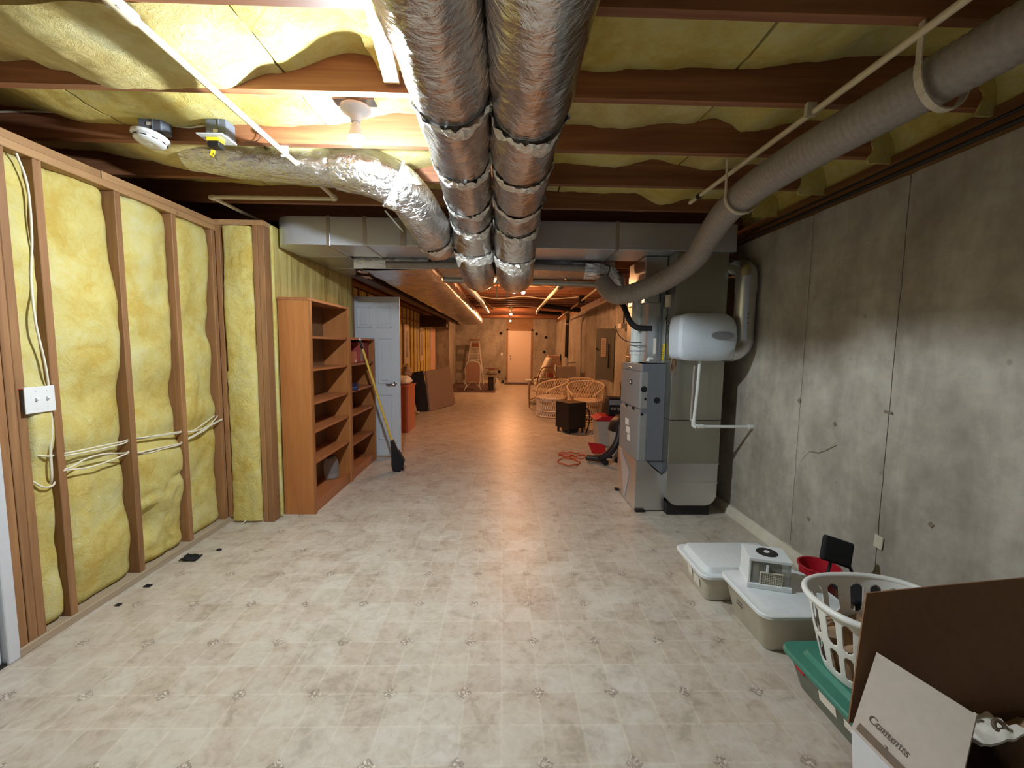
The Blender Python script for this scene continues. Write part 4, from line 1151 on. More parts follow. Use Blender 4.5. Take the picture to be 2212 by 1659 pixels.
# ================================================================== BOOKCASES, DOOR, BROOM
def bookcase(name, label, y0, y1, zt, shelves, nb=1):
    t_ = thing(name, label, 'bookcase', (-1.67, (y0 + y1) / 2, 0))
    X0, X1b = -1.796, -1.552
    th = .019
    for yy, mt in ((y0, 'oak'), (y1 - th, 'oak')):
        MB().box(X0, X1b, yy, yy + th, 0, zt - .02).build('side_panel', mt, t_, bevel=.001, seg=1)
    MB().box(X0 - .0, X1b + .008, y0 - .006, y1 + .006, zt - .02, zt + .004).build('top_panel', 'oak_shelf', t_, bevel=.002, seg=1)
    MB().box(X0, X0 + .004, y0 + th, y1 - th, .06, zt - .02).build('back_panel', 'oak_back', t_)
    for z in shelves:
        MB().box(X0 + .004, X1b - .006, y0 + th, y1 - th, z - .011, z + .009).build('shelf', 'oak_shelf', t_, bevel=.001, seg=1)
    MB().box(X0 + .004, X1b - .004, y0 + th, y1 - th, .075, .094).build('bottom_shelf', 'oak_shelf', t_)
    MB().box(X1b - .019, X1b - .002, y0 + th, y1 - th, 0, .075).build('kickboard', 'oak_shelf', t_)
    # face frame
    for yy in (y0, y1 - .03):
        MB().box(X1b - .002, X1b + .012, yy, yy + .03, .0, zt - .02).build('face_stile', 'oak', t_, bevel=.001, seg=1)
    return t_
bookcase('bookcase', 'tall empty oak bookcase with five shelves standing nearest the stud wall', 3.475, 4.345, 1.785, [1.474, 1.204, .924, .685, .423])
bookcase('bookcase', 'shorter oak bookcase holding a few red and blue things, beside the broom', 4.36, 5.19, 1.485, [1.204, .927, .673, .359])
o = thing('red_carton', 'red printed carton standing on the top shelf of the shorter bookcase', 'box', (-1.68, 4.95, 1.21))
MB().box(-1.77, -1.60, 4.78, 5.14, 1.214, 1.44).build('carton', 'red_dull', o, bevel=.003)
MB().box(-1.599, -1.598, 4.86, 4.93, 1.23, 1.42).build('silver_stripe', 'badge', o)
o = thing('dark_jar', 'small dark jar beside the red carton on the top shelf', 'jar', (-1.66, 4.55, 1.21))
MB().lathe([(.045, 0), (.05, .01), (.05, .10), (.035, .13), (.035, .15)], (-1.66, 4.52, 1.214), None, 20).build('jar_body', 'blue', o, smooth=40)
MB().lathe([(.038, 0), (.038, .02)], (-1.66, 4.52, 1.364), None, 20).build('lid', 'black', o, smooth=40)
o = thing('orange_tin', 'orange tin with a white label on the top shelf', 'tin', (-1.64, 4.7, 1.21))
MB().box(-1.66, -1.60, 4.655, 4.74, 1.214, 1.34).build('tin_body', 'orange_wood', o, bevel=.004)
MB().box(-1.599, -1.597, 4.675, 4.715, 1.222, 1.25).build('tin_label', 'label', o)
o = MB().obox((-1.64, 4.62, .96), (.17, .30, .05), rot(.05, 0, .3)).build('folded_blue_cloth', 'blue', None, bevel=.015)
tag(o, 'dark blue folded thing on the second shelf of the shorter bookcase', 'cloth')
o = thing('glass_jar', 'pale glass jar on the bottom shelf of the tall bookcase', 'jar', (-1.68, 4.15, .094))
MB().lathe([(.055, 0), (.065, .01), (.07, .12), (.062, .18), (.045, .20)], (-1.68, 4.16, .095), None, 24).build('jar_body', 'clear', o, smooth=40)
MB().lathe([(.05, 0), (.05, .02)], (-1.68, 4.16, .296), None, 24).build('lid', 'brown_case', o, smooth=40)

# panel door standing open
od = sroot('door_3', (-1.57, 5.33, 0), 'white six panel door standing open beyond the bookcases')
DX0, DX1, DY = -1.885, -1.272, 5.33
MB().box(DX0, DX1, DY, DY + .035, .012, 2.005).build('door_slab', 'door_white', od, bevel=.002, seg=1)
for (a, b) in ((DX0 + .095, DX0 + .27), (DX0 + .345, DX1 - .095)):
    for (z0, z1) in ((.22, .80), (.93, 1.50), (1.62, 1.88)):
        fr = MB()
        wv = .018
        for (x0, x1, c0, c1) in ((a, b, z0, z0 + wv), (a, b, z1 - wv, z1), (a, a + wv, z0, z1), (b - wv, b, z0, z1)):
            fr.box(x0, x1, DY - .012, DY, c0, c1)
        fr.build('panel_moulding', 'door_white', od, bevel=.006)
        MB().box(a + .045, b - .045, DY - .010, DY, z0 + .045, z1 - .045).build('raised_panel', 'door_white', od, bevel=.004)
hd = MB().lathe([(.026, 0), (.026, .008), (.011, .014), (.011, .05)], (DX1 - .06, DY, .93), rot(PI / 2, 0, 0), 20).build('door_handle', 'chrome', od, smooth=40)
MB().tube(smoothpath([(DX1 - .06, DY - .05, .93), (DX1 - .09, DY - .055, .932), (DX1 - .13, DY - .05, .926), (DX1 - .165, DY - .052, .935)], 5), .008, 10).build('lever', 'chrome', hd, smooth=60)
MB().box(DX1, DX1 + .001, DY + .008, DY + .028, .90, .96).build('latch_plate', 'chrome', od)

# broom leaning on the bookcase
br = thing('broom', 'broom with a yellow handle and black bristles leaning on the bookcase', 'broom', (-1.25, 4.8, 0))
MB().tube([(-1.500, 4.62, 1.37), (-1.225, 4.72, .34)], .0125, 12).build('handle', 'yellow_handle', br, smooth=60)
MB().tube([(-1.524, 4.612, 1.46), (-1.500, 4.62, 1.37)], .0135, 12).build('grip', 'black', br, smooth=60)
MB().lathe([(.012, 0), (.016, .01), (.008, .022)], (-1.525, 4.61, 1.462), None, 12).build('grip_cap', 'label', br, smooth=60)
MB().prism([(-1.240, .35), (-1.205, .36), (-1.15, .22), (-1.225, .18)], 4.69, 4.735, 'XZ').build('ferrule', 'black', br, bevel=.006)
MB().prism([(-1.225, .21), (-1.15, .24), (-1.085, .12), (-1.115, .05), (-1.13, .0), (-1.20, .0), (-1.225, .06)], 4.68, 4.745, 'XZ').build('bristle_block', 'black_matte', br)
mb = MB()
for i in range(70):
    x = -1.22 + .125 * random.random(); yv = 4.68 + .065 * random.random()
    mb.tube([(x, yv, .12), (x + .02 * (random.random() - .3), yv + .012 * (random.random() - .5), .002)], .0018, 4)
ob = mb.build('bristles', 'black_matte', br); ob['kind'] = 'stuff'

# floor scraps near the left wall
def scrap(x, y, s_, lab):
    m = MB()
    def fn(u, v):
        return (x + s_ * (u - .5) * 1.2 + .3 * s_ * N(u * 3, v * 3, x), y + s_ * (v - .5) + .3 * s_ * N(u * 3, v * 3, y), .003 + .35 * s_ * abs(N(u * 4, v * 4, x + y)))
    m.slab(6, 6, fn, (0, 0, .002))
    o = m.build('debris_scrap', 'debris', None)
    tag(o, lab, 'debris')
scrap(-2.035, 2.73, .085, 'crumpled black scrap lying on the floor by the stud wall, largest of the debris')
scrap(-1.93, 2.85, .025, 'tiny dark crumb on the floor right of the big black scrap')
scrap(-2.05, 2.41, .03, 'dark crumb on the floor in front of the third batt')
scrap(-2.06, 2.23, .022, 'small dark crumb on the floor near the second stud')

# ================================================================== FOREGROUND RIGHT
def bin_box(name, label, x0, x1, y0, y1, h, lidh, matb, matl, inset=.03, topinset=.03, over=.018, raised=.03, cat='storage bin'):
    t_ = thing(name, label, cat, ((x0 + x1) / 2, (y0 + y1) / 2, 0))
    # tapered body
    m = MB()
    def rr(x0, x1, y0, y1, r, z, n=5):
        out = []
        for (cx_, cy_, a0) in ((x1 - r, y1 - r, 0), (x0 + r, y1 - r, PI / 2), (x0 + r, y0 + r, PI), (x1 - r, y0 + r, 1.5 * PI)):
            for i in range(n + 1):
                a = a0 + PI / 2 * i / n
                out.append((cx_ + r * math.cos(a), cy_ + r * math.sin(a), z))
        return out
    rings = [rr(x0 + inset + .01, x1 - inset - .01, y0 + inset + .01, y1 - inset - .01, .03, .0), rr(x0 + inset, x1 - inset, y0 + inset, y1 - inset, .04, .012),
             rr(x0 + .004, x1 - .004, y0 + .004, y1 - .004, .045, h - .02), rr(x0 - .004, x1 + .004, y0 - .004, y1 + .004, .05, h - .012), rr(x0 - .004, x1 + .004, y0 - .004, y1 + .004, .05, h)]
    n = len(rings[0])
    vs = sum(rings, [])
    fs = [(r * n + k, r * n + (k + 1) % n, (r + 1) * n + (k + 1) % n, (r + 1) * n + k) for r in range(len(rings) - 1) for k in range(n)]
    fs += [tuple(range(n - 1, -1, -1)), tuple((len(rings) - 1) * n + k for k in range(n))]
    m.add(vs, fs); m.build('bin_body', matb, t_, smooth=35)
    m = MB()
    o_ = over
    rings = [rr(x0 - o_, x1 + o_, y0 - o_, y1 + o_, .055, h - .006), rr(x0 - o_, x1 + o_, y0 - o_, y1 + o_, .055, h + .008), rr(x0 - o_ + .006, x1 + o_ - .006, y0 - o_ + .006, y1 + o_ - .006, .05, h + .013),
             rr(x0 + topinset - .015, x1 - topinset + .015, y0 + topinset - .015, y1 - topinset + .015, .04, h + .012), rr(x0 + topinset, x1 - topinset, y0 + topinset, y1 - topinset, .03, h + .012 + raised), ]
    if raised > .02:
        rings += [rr(x0 + topinset + .008, x1 - topinset - .008, y0 + topinset + .008, y1 - topinset - .008, .025, h + .014 + raised)]
    vs = sum(rings, [])
    fs = [(r * n + k, r * n + (k + 1) % n, (r + 1) * n + (k + 1) % n, (r + 1) * n + k) for r in range(len(rings) - 1) for k in range(n)]
    fs += [tuple(range(n - 1, -1, -1)), tuple((len(rings) - 1) * n + k for k in range(n))]
    m.add(vs, fs); m.build('lid', matl, t_, smooth=35)
    return t_
b1 = bin_box('storage_bin', 'low clear storage bin with a white lid, farthest of the bins on the floor', 1.135, 1.66, 2.225, 2.585, .158, .03, 'bin_body', 'bin_lid', .025)
MB().obox((1.143, 2.33, .085), (.003, .07, .05), rot(0, -.15, 0)).build('side_label', 'label', b1.children[0])
MB().obox((1.141, 2.41, .10), (.003, .05, .05), rot(0, -.15, 0)).build('side_label', 'label', b1.children[0])
b2 = bin_box('storage_bin', 'clear storage bin with a flat white lid under the small appliance', 1.215, 1.64, 1.815, 2.19, .20, .02, 'bin_body', 'bin_lid', .04, .03, .016, .006)
MB().obox((1.232, 2.04, .13), (.003, .07, .06), rot(0, -.2, 0)).build('side_label', 'label', b2.children[0])
for z in (.115, .13, .145): MB().obox((1.229, 2.04, z), (.003, .05, .004), rot(0, -.2, 0)).build('label_print', 'print_dark', b2.children[0])
b3 = bin_box('storage_bin', 'storage bin with a green lid under the laundry basket', 1.235, 1.80, 1.28, 1.70, .145, .03, 'green_body', 'green_lid', .035, .05, .02, .016)
MB().obox((1.250, 1.47, .085), (.004, .085, .04), rot(0, -.2, 0)).build('side_label', 'label', b3.children[0])
MB().obox((1.250, 1.36, .085), (.004, .06, .03), rot(0, -.2, 0)).build('side_label', 'label', b3.children[0])
MB().obox((1.234, 1.60, .12), (.008, .05, .025)).build('corner_latch', 'red', b3.children[0], bevel=.004)

# small white appliance with a round black dial, standing on bin 2
ap = thing('small_appliance', 'small white boxy appliance with a black disc on top and a mesh drawer', 'appliance', (1.37, 2.08, .218))
Rz = rot(0, 0, -.30)
A0 = Vector((1.262, 2.035, .2185))
def ap_box(name, x0, x1, y0, y1, z0, z1, mat, bev=.003):
    c = Vector(((x0 + x1) / 2, (y0 + y1) / 2, (z0 + z1) / 2))
    return MB().obox(A0 + Rz @ c, (x1 - x0, y1 - y0, z1 - z0), Rz).build(name, mat, ap, bevel=bev)
AW, AD, AH = .190, .160, .155
ap_box('base', -.006, AW + .006, -.010, AD, 0, .024, 'bin_lid')
ap_box('top_cover', -.002, AW + .004, -.006, AD, AH - .016, AH, 'bin_lid')
ap_box('left_wall', 0, .012, .0, AD, .022, AH - .016, 'bin_lid')
ap_box('right_wall', AW - .010, AW, 0, AD, .022, AH - .016, 'clear')
ap_box('back_wall', .012, AW - .01, AD - .01, AD, .022, AH - .016, 'bin_lid')
ap_box('front_window', .012, AW - .01, .004, .008, .022, AH - .016, 'clear')
ap_box('inner_reel', .03, .055, .03, .12, .03, .11, 'grille')
ap_box('inner_block', .06, AW - .02, .06, .13, .03, .12, 'brown_case')
# mesh drawer: real bars
gm = MB()
for i in range(11):
    x = .058 + i * .0095
    c = A0 + Rz @ Vector((x, .0, .052)); gm.obox(c, (.0028, .003, .060), Rz)
for j in range(8):
    c = A0 + Rz @ Vector((.1055, .0, .024 + j * .0083)); gm.obox(c, (.100, .003, .0028), Rz)
go = gm.build('mesh_drawer', 'grille', ap); go['kind'] = 'stuff'
ap_box('drawer_frame', .052, .160, -.004, .004, .080, .088, 'grille', .002)
ap_box('drawer_frame', .052, .058, -.004, .004, .022, .085, 'grille', .002)
ap_box('latch', .078, .090, -.010, .0, .088, .128, 'bin_lid')
c = A0 + Rz @ Vector((.100, .080, AH))
bdk = MB().lathe([(.050, 0), (.049, .003), (.013, .0035)], c, None, 32).build('black_disc', 'black', ap, smooth=40)
MB().lathe([(.014, .003), (.013, .007), (.004, .008)], c, None, 20).build('disc_hub', 'bin_lid', bdk, smooth=40)

# red bucket and black chair back by the wall
rb = thing('red_bucket', 'red plastic bucket between the storage bin and the concrete wall', 'bucket', (1.835, 2.38, 0))
bm2 = MB()
pr = [(.064, 0), (.070, .005), (.098, .20), (.105, .205), (.105, .213), (.095, .213), (.067, .02)]
bm2.lathe(pr, (1.800, 2.255, .0), None, 28)
bm2.build('pail', 'red', rb, smooth=35)
ch = thing('black_folding_chair', 'small black padded chair back against the concrete wall behind the red bucket', 'chair', (1.82, 2.02, 0))
MB().obox((1.765, 2.10, .372), (.160, .03, .130), rot(-.3, .30, -.10)).build('backrest', 'black_matte', ch, bevel=.014, seg=4)
MB().obox((1.80, 1.97, .22), (.20, .20, .03), rot(0, 0, -.15)).build('seat', 'black_matte', ch, bevel=.012)
for dx, dy in ((-.08, 0), (.07, -.05)):
    MB().tube([(1.78 + dx * .4, 2.105 + dy * .3, .34), (1.79 + dx, 2.09 + dy * .3, .22), (1.79 + dx, 2.06 + dy * .3, .0)], .008, 8).build('leg', 'black', ch)
    MB().tube([(1.80 + dx, 1.89 + dy * .3, .22), (1.80 + dx, 1.88 + dy * .3, .0)], .008, 8).build('leg', 'black', ch)

# laundry basket: real slots cut through
lb = thing('laundry_basket', 'white slotted laundry basket heaped with clothes standing on the green lidded bin', 'basket', (1.50, 1.52, .176))
BCX, BCY, BZ0, BZ1 = 1.455, 1.500, .176, .470
RX0, RY0, RX1, RY1 = .165, .130, .240, .185
def bk(a, t, off=0.0):
    rx = RX0 + (RX1 - RX0) * t ** .8 + off; ry = RY0 + (RY1 - RY0) * t ** .8 + off
    e = .8
    c, s_ = math.cos(a), math.sin(a)
    x = rx * (abs(c) ** e) * (1 if c > 0 else -1); y = ry * (abs(s_) ** e) * (1 if s_ > 0 else -1)
    Rb = 0.0
    return Vector((BCX + x * math.cos(Rb) - y * math.sin(Rb), BCY + x * math.sin(Rb) + y * math.cos(Rb), BZ0 + (BZ1 - BZ0) * t))
NA, NTT = 400, 72
rows_slots = [(.12, .45), (.52, .90)]
m = MB()
keep = {}
def solid(i, j):
    t = (j + .5) / NTT
    slot_w = 20
    k = i % slot_w
    for q, (a, b) in enumerate(rows_slots):
        if a < t < b:
            mid = (a + b) / 2; hl = (b - a) / 2
            half = 6.2
            d = abs(t - mid) / hl
            wv = half * math.sqrt(max(0, 1 - max(0, (d - .60) / .40) ** 2)) if d > .60 else half
            if abs(k + .5 - slot_w / 2) < wv: return False
    return True
for i in range(NA):
    for j in range(NTT):
        if solid(i, j):
            ids = []
            for (ii, jj) in ((i, j), (i + 1, j), (i + 1, j + 1), (i, j + 1)):
                kk = (ii % NA, jj)
                if kk not in keep:
                    keep[kk] = len(m.v); m.v.append(tuple(bk(2 * PI * kk[0] / NA, jj / NTT)))
                ids.append(keep[kk])
            m.f.append(tuple(ids))
bo = m.build('basket_wall', 'basket', lb, smooth=60)
so = bo.modifiers.new('solid', 'SOLIDIFY'); so.thickness = .004; so.offset = 0
MB().tube([bk(2 * PI * i / 72, 1.0, .008) for i in range(72)], .0125, 10, closed=True).build('rim', 'basket', lb, smooth=60)
fl = MB(); fl.add([bk(2 * PI * i / 72, 0.0) for i in range(72)], [tuple(range(72))]); fo = fl.build('basket_floor', 'basket', lb)
so = fo.modifiers.new('solid', 'SOLIDIFY'); so.thickness = .004
cl = MB()
def fcl(u, v):
    a = 2 * PI * u
    p = bk(a, .55 + .12 * N(math.cos(a), math.sin(a), 3, 1.5), -.02)
    c = Vector((BCX, BCY, p.z))
    q = c + (p - c) * v
    q.z = BZ0 + .14 + .10 * (1 - v) * .6 + .035 * N(q.x * 14, q.y * 14, 2) + .02 * N(q.x * 30, q.y * 30, 5)
    return q
cl.grid(48, 10, fcl)
def fcl2(u, v):
    p = fcl(u, 1.0); return Vector((p.x, p.y, p.z - (p.z - BZ0 - .01) * v)) * 1.0
cl.grid(48, 6, lambda u, v: ((lambda P, B: (B.x + (P.x - B.x) * (1 - v), B.y + (P.y - B.y) * (1 - v), P.z + (BZ0 + .008 - P.z) * v))(fcl(u, 1.0), bk(2 * PI * u, .02, -.02))))
tag(cl.build('clothes_heap', 'clothes', None, smooth=60), 'heap of tan and brown clothes inside the laundry basket', 'clothes')
for i, (a, r_w, zz, mt, lab) in enumerate(((.3, .10, .335, 'white_cloth', 'white cloth lying on top of the clothes in the basket'), (3.6, .12, .31, 'white_cloth', 'pale crumpled cloth on the near side of the clothes in the basket'))):
    def fz(u, v, a=a, r_w=r_w, zz=zz, i=i):
        x = BCX + .08 * math.cos(a) + r_w * 1.3 * (u - .5); y = BCY + .05 * math.sin(a) + r_w * (v - .5)
        return (x, y, zz + .02 * N(x * 25, y * 25, i) + .012 * N(x * 60, y * 60, i))
    tag(MB().slab(14, 12, fz, (0, 0, .004)).build('folded_cloth', mt, None, smooth=60), lab, 'cloth')

# open cardboard carton in the near right corner
cbx = thing('cardboard_box', 'large open cardboard box with raised flaps in the near right corner', 'box', (1.5, 1.0, 0))
def sheet(pts, th, name, mat, parent, bev=0):
    a, b, c, d = [Vector(p) for p in pts]
    n = (b - a).cross(d - a).normalized() * th
    def fn(u, v):
        return (a.lerp(b, u)).lerp(d.lerp(c, u), v)
    return MB().slab(8, 8, fn, n).build(name, mat, parent)
BH = .27
cA, cB = Vector((1.085, 1.175, BH)), Vector((1.10, .80, BH))
cC, cD = Vector((1.70, .80, BH)), Vector((1.72, 1.24, BH))
def dn_(v): return Vector((v.x + .03, v.y, 0))
sheet([dn_(cA), dn_(cB), cB, cA], .005, 'side_wall', 'carton_white', cbx)
sheet([dn_(cB), dn_(cC), cC, cB], .005, 'side_wall', 'carton_white', cbx)
sheet([dn_(cC), dn_(cD), cD, cC], .005, 'side_wall', 'carton_in', cbx)
sheet([dn_(cD), dn_(cA), cA, cD], .005, 'side_wall', 'carton_in', cbx)
sheet([dn_(cA) + Vector((0, 0, .004)), dn_(cD) + Vector((0, 0, .004)), dn_(cC) + Vector((0, 0, .004)), dn_(cB) + Vector((0, 0, .004))], .004, 'box_bottom', 'carton_in', cbx)
fA, fB, fC, fD = Vector((1.083, 1.175, BH)), Vector((1.098, .90, BH)), Vector((1.278, 1.02, .457)), Vector((1.202, 1.240, .468))
gfl = sheet([fA, fB, fC, fD], .004, 'grey_flap', 'carton_grey', cbx)
# brown far flap, slightly bowed along its top
def fnf(u, v):
    a = Vector((1.088, 1.195, BH)).lerp(Vector((1.20, 1.295, .632)), v)
    b = Vector((1.70, 1.235, BH)).lerp(Vector((1.84, 1.325, .668)), v)
    p = a.lerp(b, u)
    p.y += .008 * math.sin(PI * u) * v
    p.z += .012 * v * (u * u * 1.5 - u)
    return p
MB().slab(16, 10, fnf, (0, .005, 0)).build('brown_flap', 'carton_in', cbx, smooth=60)
# printing on the grey flap (laid in the plane of the flap)
e1 = (fB - fA).normalized()
nn_ = (fB - fA).cross(fD - fA).normalized()
if nn_.x > 0: nn_ = -nn_
e2 = nn_.cross(e1).normalized()
if e2.z < 0: e2 = -e2
Rf = Matrix((e1, e2, e1.cross(e2))).transposed()
side = 1 if e1.cross(e2).dot(nn_) > 0 else -1
off = nn_ * .0045
text('Contents', .030, fA + e1 * .02 + e2 * .055 + off, Rf, 'print_dark', gfl, align='LEFT')
text('2', .022, fA + e1 * .085 + e2 * .022 + off, Rf, 'print_dark', gfl, align='LEFT')
MB().obox(fA + e1 * .15 + e2 * .020 + off, (.28, .022, .0006), Rf).build('printed_band', 'brown_case', gfl)
# things in the box
def lump(name, c, s_, mat, lab, cat, seed=0):
    def fn(u, v):
        a = 2 * PI * u; b = PI * v
        d = Vector((math.sin(b) * math.cos(a), math.sin(b) * math.sin(a), math.cos(b)))
        k = 1 + .22 * noise.noise(d * 1.6 + Vector((seed, 0, 0))) + .10 * noise.noise(d * 5 + Vector((seed, 3, 0)))
        return (c[0] + s_[0] * d.x * k, c[1] + s_[1] * d.y * k, c[2] + s_[2] * d.z * k)
    return tag(MB().grid(36, 20, fn).build(name, mat, None, smooth=60), lab, cat)
lump('bundled_cloth', (1.62, 1.10, .22), (.13, .12, .09), 'clothes', 'brown cloth bundle filling the right of the cardboard box', 'cloth', 3)
lump('bundled_cloth', (1.36, 1.00, .11), (.19, .16, .10), 'clothes', 'brown cloth bundle in the bottom of the cardboard box', 'cloth', 8)
wq = thing('white_packet', 'crumpled white packet lying on the cloth in the cardboard box', 'packet', (1.48, 1.14, .26))
def fpk(u, v):
    x = 1.385 + .15 * u; y = 1.09 + .11 * v
    return (x, y, .300 + .018 * N(x * 22, y * 22, 1) + .012 * N(x * 50, y * 50, 3) + .03 * u * (1 - v))
MB().slab(14, 12, fpk, (0, 0, -.008)).build('packet_body', 'white_cloth', wq, smooth=40)
MB().tube(arc((1.475, 1.12, .325), .016, 0, 2 * PI, 14, ((1, 0, 0), (0, .7, .7)))[:-1], .006, 8, closed=True).build('ring_pull', 'brown_case', wq, smooth=60)
MB().tube([(1.38, 1.16, .30), (1.46, 1.17, .318)], .006, 8).build('stick', 'label', wq)
pp = sheet([(1.60, 1.02, .31), (1.72, 1.04, .32), (1.70, 1.16, .34), (1.585, 1.14, .325)], .003, 'folded_paper', 'carton_white', None)
tag(pp, 'folded bluish white paper at the right edge of the cardboard box', 'paper')

# ================================================================== MIDDLE DISTANCE, RIGHT
sb = thing('black_subwoofer', 'black cube speaker on short feet on the floor in front of the wicker chairs', 'speaker', (1.15, 6.95, 0))
Rs = rot(0, 0, .52)
MB().obox((1.155, 6.99, .295), (.36, .36, .43), Rs).build('cabinet', 'black', sb, bevel=.01)
MB().obox((1.155, 6.99, .505), (.35, .35, .012), Rs).build('top_plate', 'brown_case', sb, bevel=.004)
MB().lathe([(.13, 0), (.15, .07)], (1.155, 6.99, .012), None, 20).build('base', 'black', sb, smooth=40)
for a in (.52, 2.09, 3.66, 5.23):
    MB().lathe([(.018, 0), (.02, .08)], (1.155 + .2 * math.cos(a + .785), 6.99 + .2 * math.sin(a + .785), 0), None, 10).build('foot', 'black', sb)
MB().tube(smoothpath([(1.36, 6.95, .42), (1.43, 6.9, .38), (1.45, 6.88, .25), (1.42, 6.85, .10), (1.38, 6.8, .012)], 6), .012, 10).build('cord', 'black', sb, smooth=60)

pe = thing('electrical_panel', 'grey electrical panel door with a paper directory on the right wall beyond the furnace', 'electrical panel', (1.86, 7.5, .85))
MB().box(1.92, 1.985, 7.53, 7.95, .85, 1.75).build('panel_box', 'panel_grey', pe, bevel=.004)
pdo = MB().box(1.655, 1.985, 7.50, 7.515, .84, 1.745).build('panel_door', 'panel_grey', pe, bevel=.003)
MB().box(1.748, 1.835, 7.494, 7.4995, 1.24, 1.575).build('paper_directory', 'paper', pdo)
for i in range(9):
    MB().box(1.758, 1.80 + .02 * random.random(), 7.492, 7.4945, 1.28 + i * .03, 1.283 + i * .03).build('directory_line', 'print_dark', pdo)
MB().box(1.875, 1.893, 7.492, 7.4995, 1.05, 1.48).build('black_slot', 'black', pdo)
MB().box(1.655, 1.69, 7.49, 7.4995, 1.375, 1.40).build('latch', 'black', pdo)
jb = thing('conduit_box', 'cream junction box with a white clamp above the electrical panel', 'box', (1.95, 7.0, 1.75))
MB().box(1.88, 1.99, 6.75, 6.95, 1.72, 1.80).build('box_body', 'label', jb, bevel=.006)
MB().tube([(1.95, 6.85, 1.80), (1.95, 6.85, 2.40)], .014, 10).build('conduit', 'cable_dark', jb)
# outlet cord below the panel
pcord = thing('hanging_power_cord', 'black plug and cord hanging on the wall below the electrical panel', 'cord', (1.9, 7, .5))
MB().tube(smoothpath([(1.94, 6.9, .86), (1.93, 6.8, .7), (1.92, 6.75, .5), (1.93, 6.7, .35), (1.94, 6.6, .22)], 6), .008, 8).build('cord', 'cable_dark', pcord)
MB().box(1.90, 1.96, 6.72, 6.80, .50, .58).build('plug', 'black', pcord, bevel=.006)

# wet dry vacuum standing behind the furnace: only its hose, head and tub edge show
vc = thing('shop_vacuum', 'shop vacuum half hidden behind the furnace with its black hose and floor nozzle', 'vacuum', (1.55, 5.4, 0))
MB().lathe([(.16, .05), (.17, .06), (.19, .36), (.195, .38)], (1.55, 5.25, 0), None, 28).build('tub', 'grey_tub', vc, smooth=40)
MB().lathe([(.20, .0), (.20, .03), (.17, .12), (.10, .19), (.0, .20)], (1.55, 5.25, .38), None, 28).build('motor_head', 'black', vc, smooth=40)
for a in (2.6, 4.0, 5.4): MB().lathe([(.03, 0), (.03, .05)], (1.55 + .17 * math.cos(a), 5.25 + .17 * math.sin(a), 0), None, 10).build('caster', 'black', vc)
MB().tube(smoothpath([(1.42, 5.0, .48), (1.40, 4.95, .36), (1.345, 4.93, .24), (1.27, 4.98, .13), (1.20, 5.05, .075)], 8), .042, 14).build('hose', 'hose', vc, smooth=60)
MB().obox((1.15, 5.12, .05), (.20, .09, .055), rot(0, 0, -.35)).build('floor_nozzle', 'hose', vc, bevel=.014)
MB().obox((1.26, 5.02, .035), (.06, .10, .05), rot(0, 0, .2)).build('nozzle_wheel', 'black', vc, bevel=.01)
fanb = thing('black_air_blower', 'black boxed tool marked 6.25 on the wall beside the furnace', 'tool box', (1.62, 6.0, .5))
MB().box(1.52, 1.75, 5.98, 6.2, .44, .70).build('case', 'black', fanb, bevel=.02)
MB().box(1.535, 1.74, 5.972, 5.982, .60, .67).build('grey_band', 'badge', fanb)
text('6.25 hp', .045, (1.63, 5.974, .53), rot(PI / 2, 0, 0), 'label', fanb)
rc1 = thing('red_storage_tub', 'grey tub with a red lid standing on the floor left of the vacuum', 'storage bin', (1.55, 6.1, 0))
MB().prism([(1.40, 0), (1.72, 0), (1.76, .37), (1.36, .37)], 5.95, 6.28, 'XZ').build('tub_body', 'grey_tub', rc1, bevel=.01)
MB().prism([(1.34, .37), (1.78, .37), (1.78, .385), (1.70, .435), (1.43, .435), (1.34, .39)], 5.93, 6.30, 'XZ').build('lid', 'red', rc1, bevel=.004)
rc2 = thing('red_dustpan', 'small red scoop lying under the black vacuum hose', 'scoop', (1.22, 5.5, 0))
MB().obox((1.26, 5.42, .10), (.22, .20, .012), rot(.5, .15, .2)).build('pan', 'red', rc2, bevel=.004)
MB().obox((1.30, 5.50, .07), (.16, .012, .12), rot(.1, .1, .2)).build('pan_back', 'red', rc2)
oc = thing('orange_extension_cord', 'thin orange cord looped on the floor in front of the vacuum nozzle', 'cord', (.95, 5.3, 0))
loops = []
for (cx_, cy_, rx, ry, a0, a1) in ((.83, 5.10, .13, .16, .3, 6.5), (.90, 5.45, .14, .10, 3.2, 9.0), (1.00, 5.35, .12, .10, 2.0, 7.4)):
    loops += [(cx_ + rx * math.cos(a0 + (a1 - a0) * i / 18), cy_ + ry * math.sin(a0 + (a1 - a0) * i / 18), .008 + .006 * (i % 3)) for i in range(19)]
loops.append((1.2, 5.3, .02))
MB().tube(smoothpath(loops, 3), .0065, 8).build('cord_loops', 'orange_cord', oc, smooth=60)
mb = MB()
for i in range(60):
    mb.obox((1.42 + .5 * random.random(), 6.3 + 1.3 * random.random(), .006), (.03, .02, .006), rot(0, 0, random.random() * 3))
o = mb.build('floor_rubble', 'white_cloth', None); tag(o, 'pale crumbs of debris along the foot of the right wall by the black speaker', 'debris', kind='stuff')

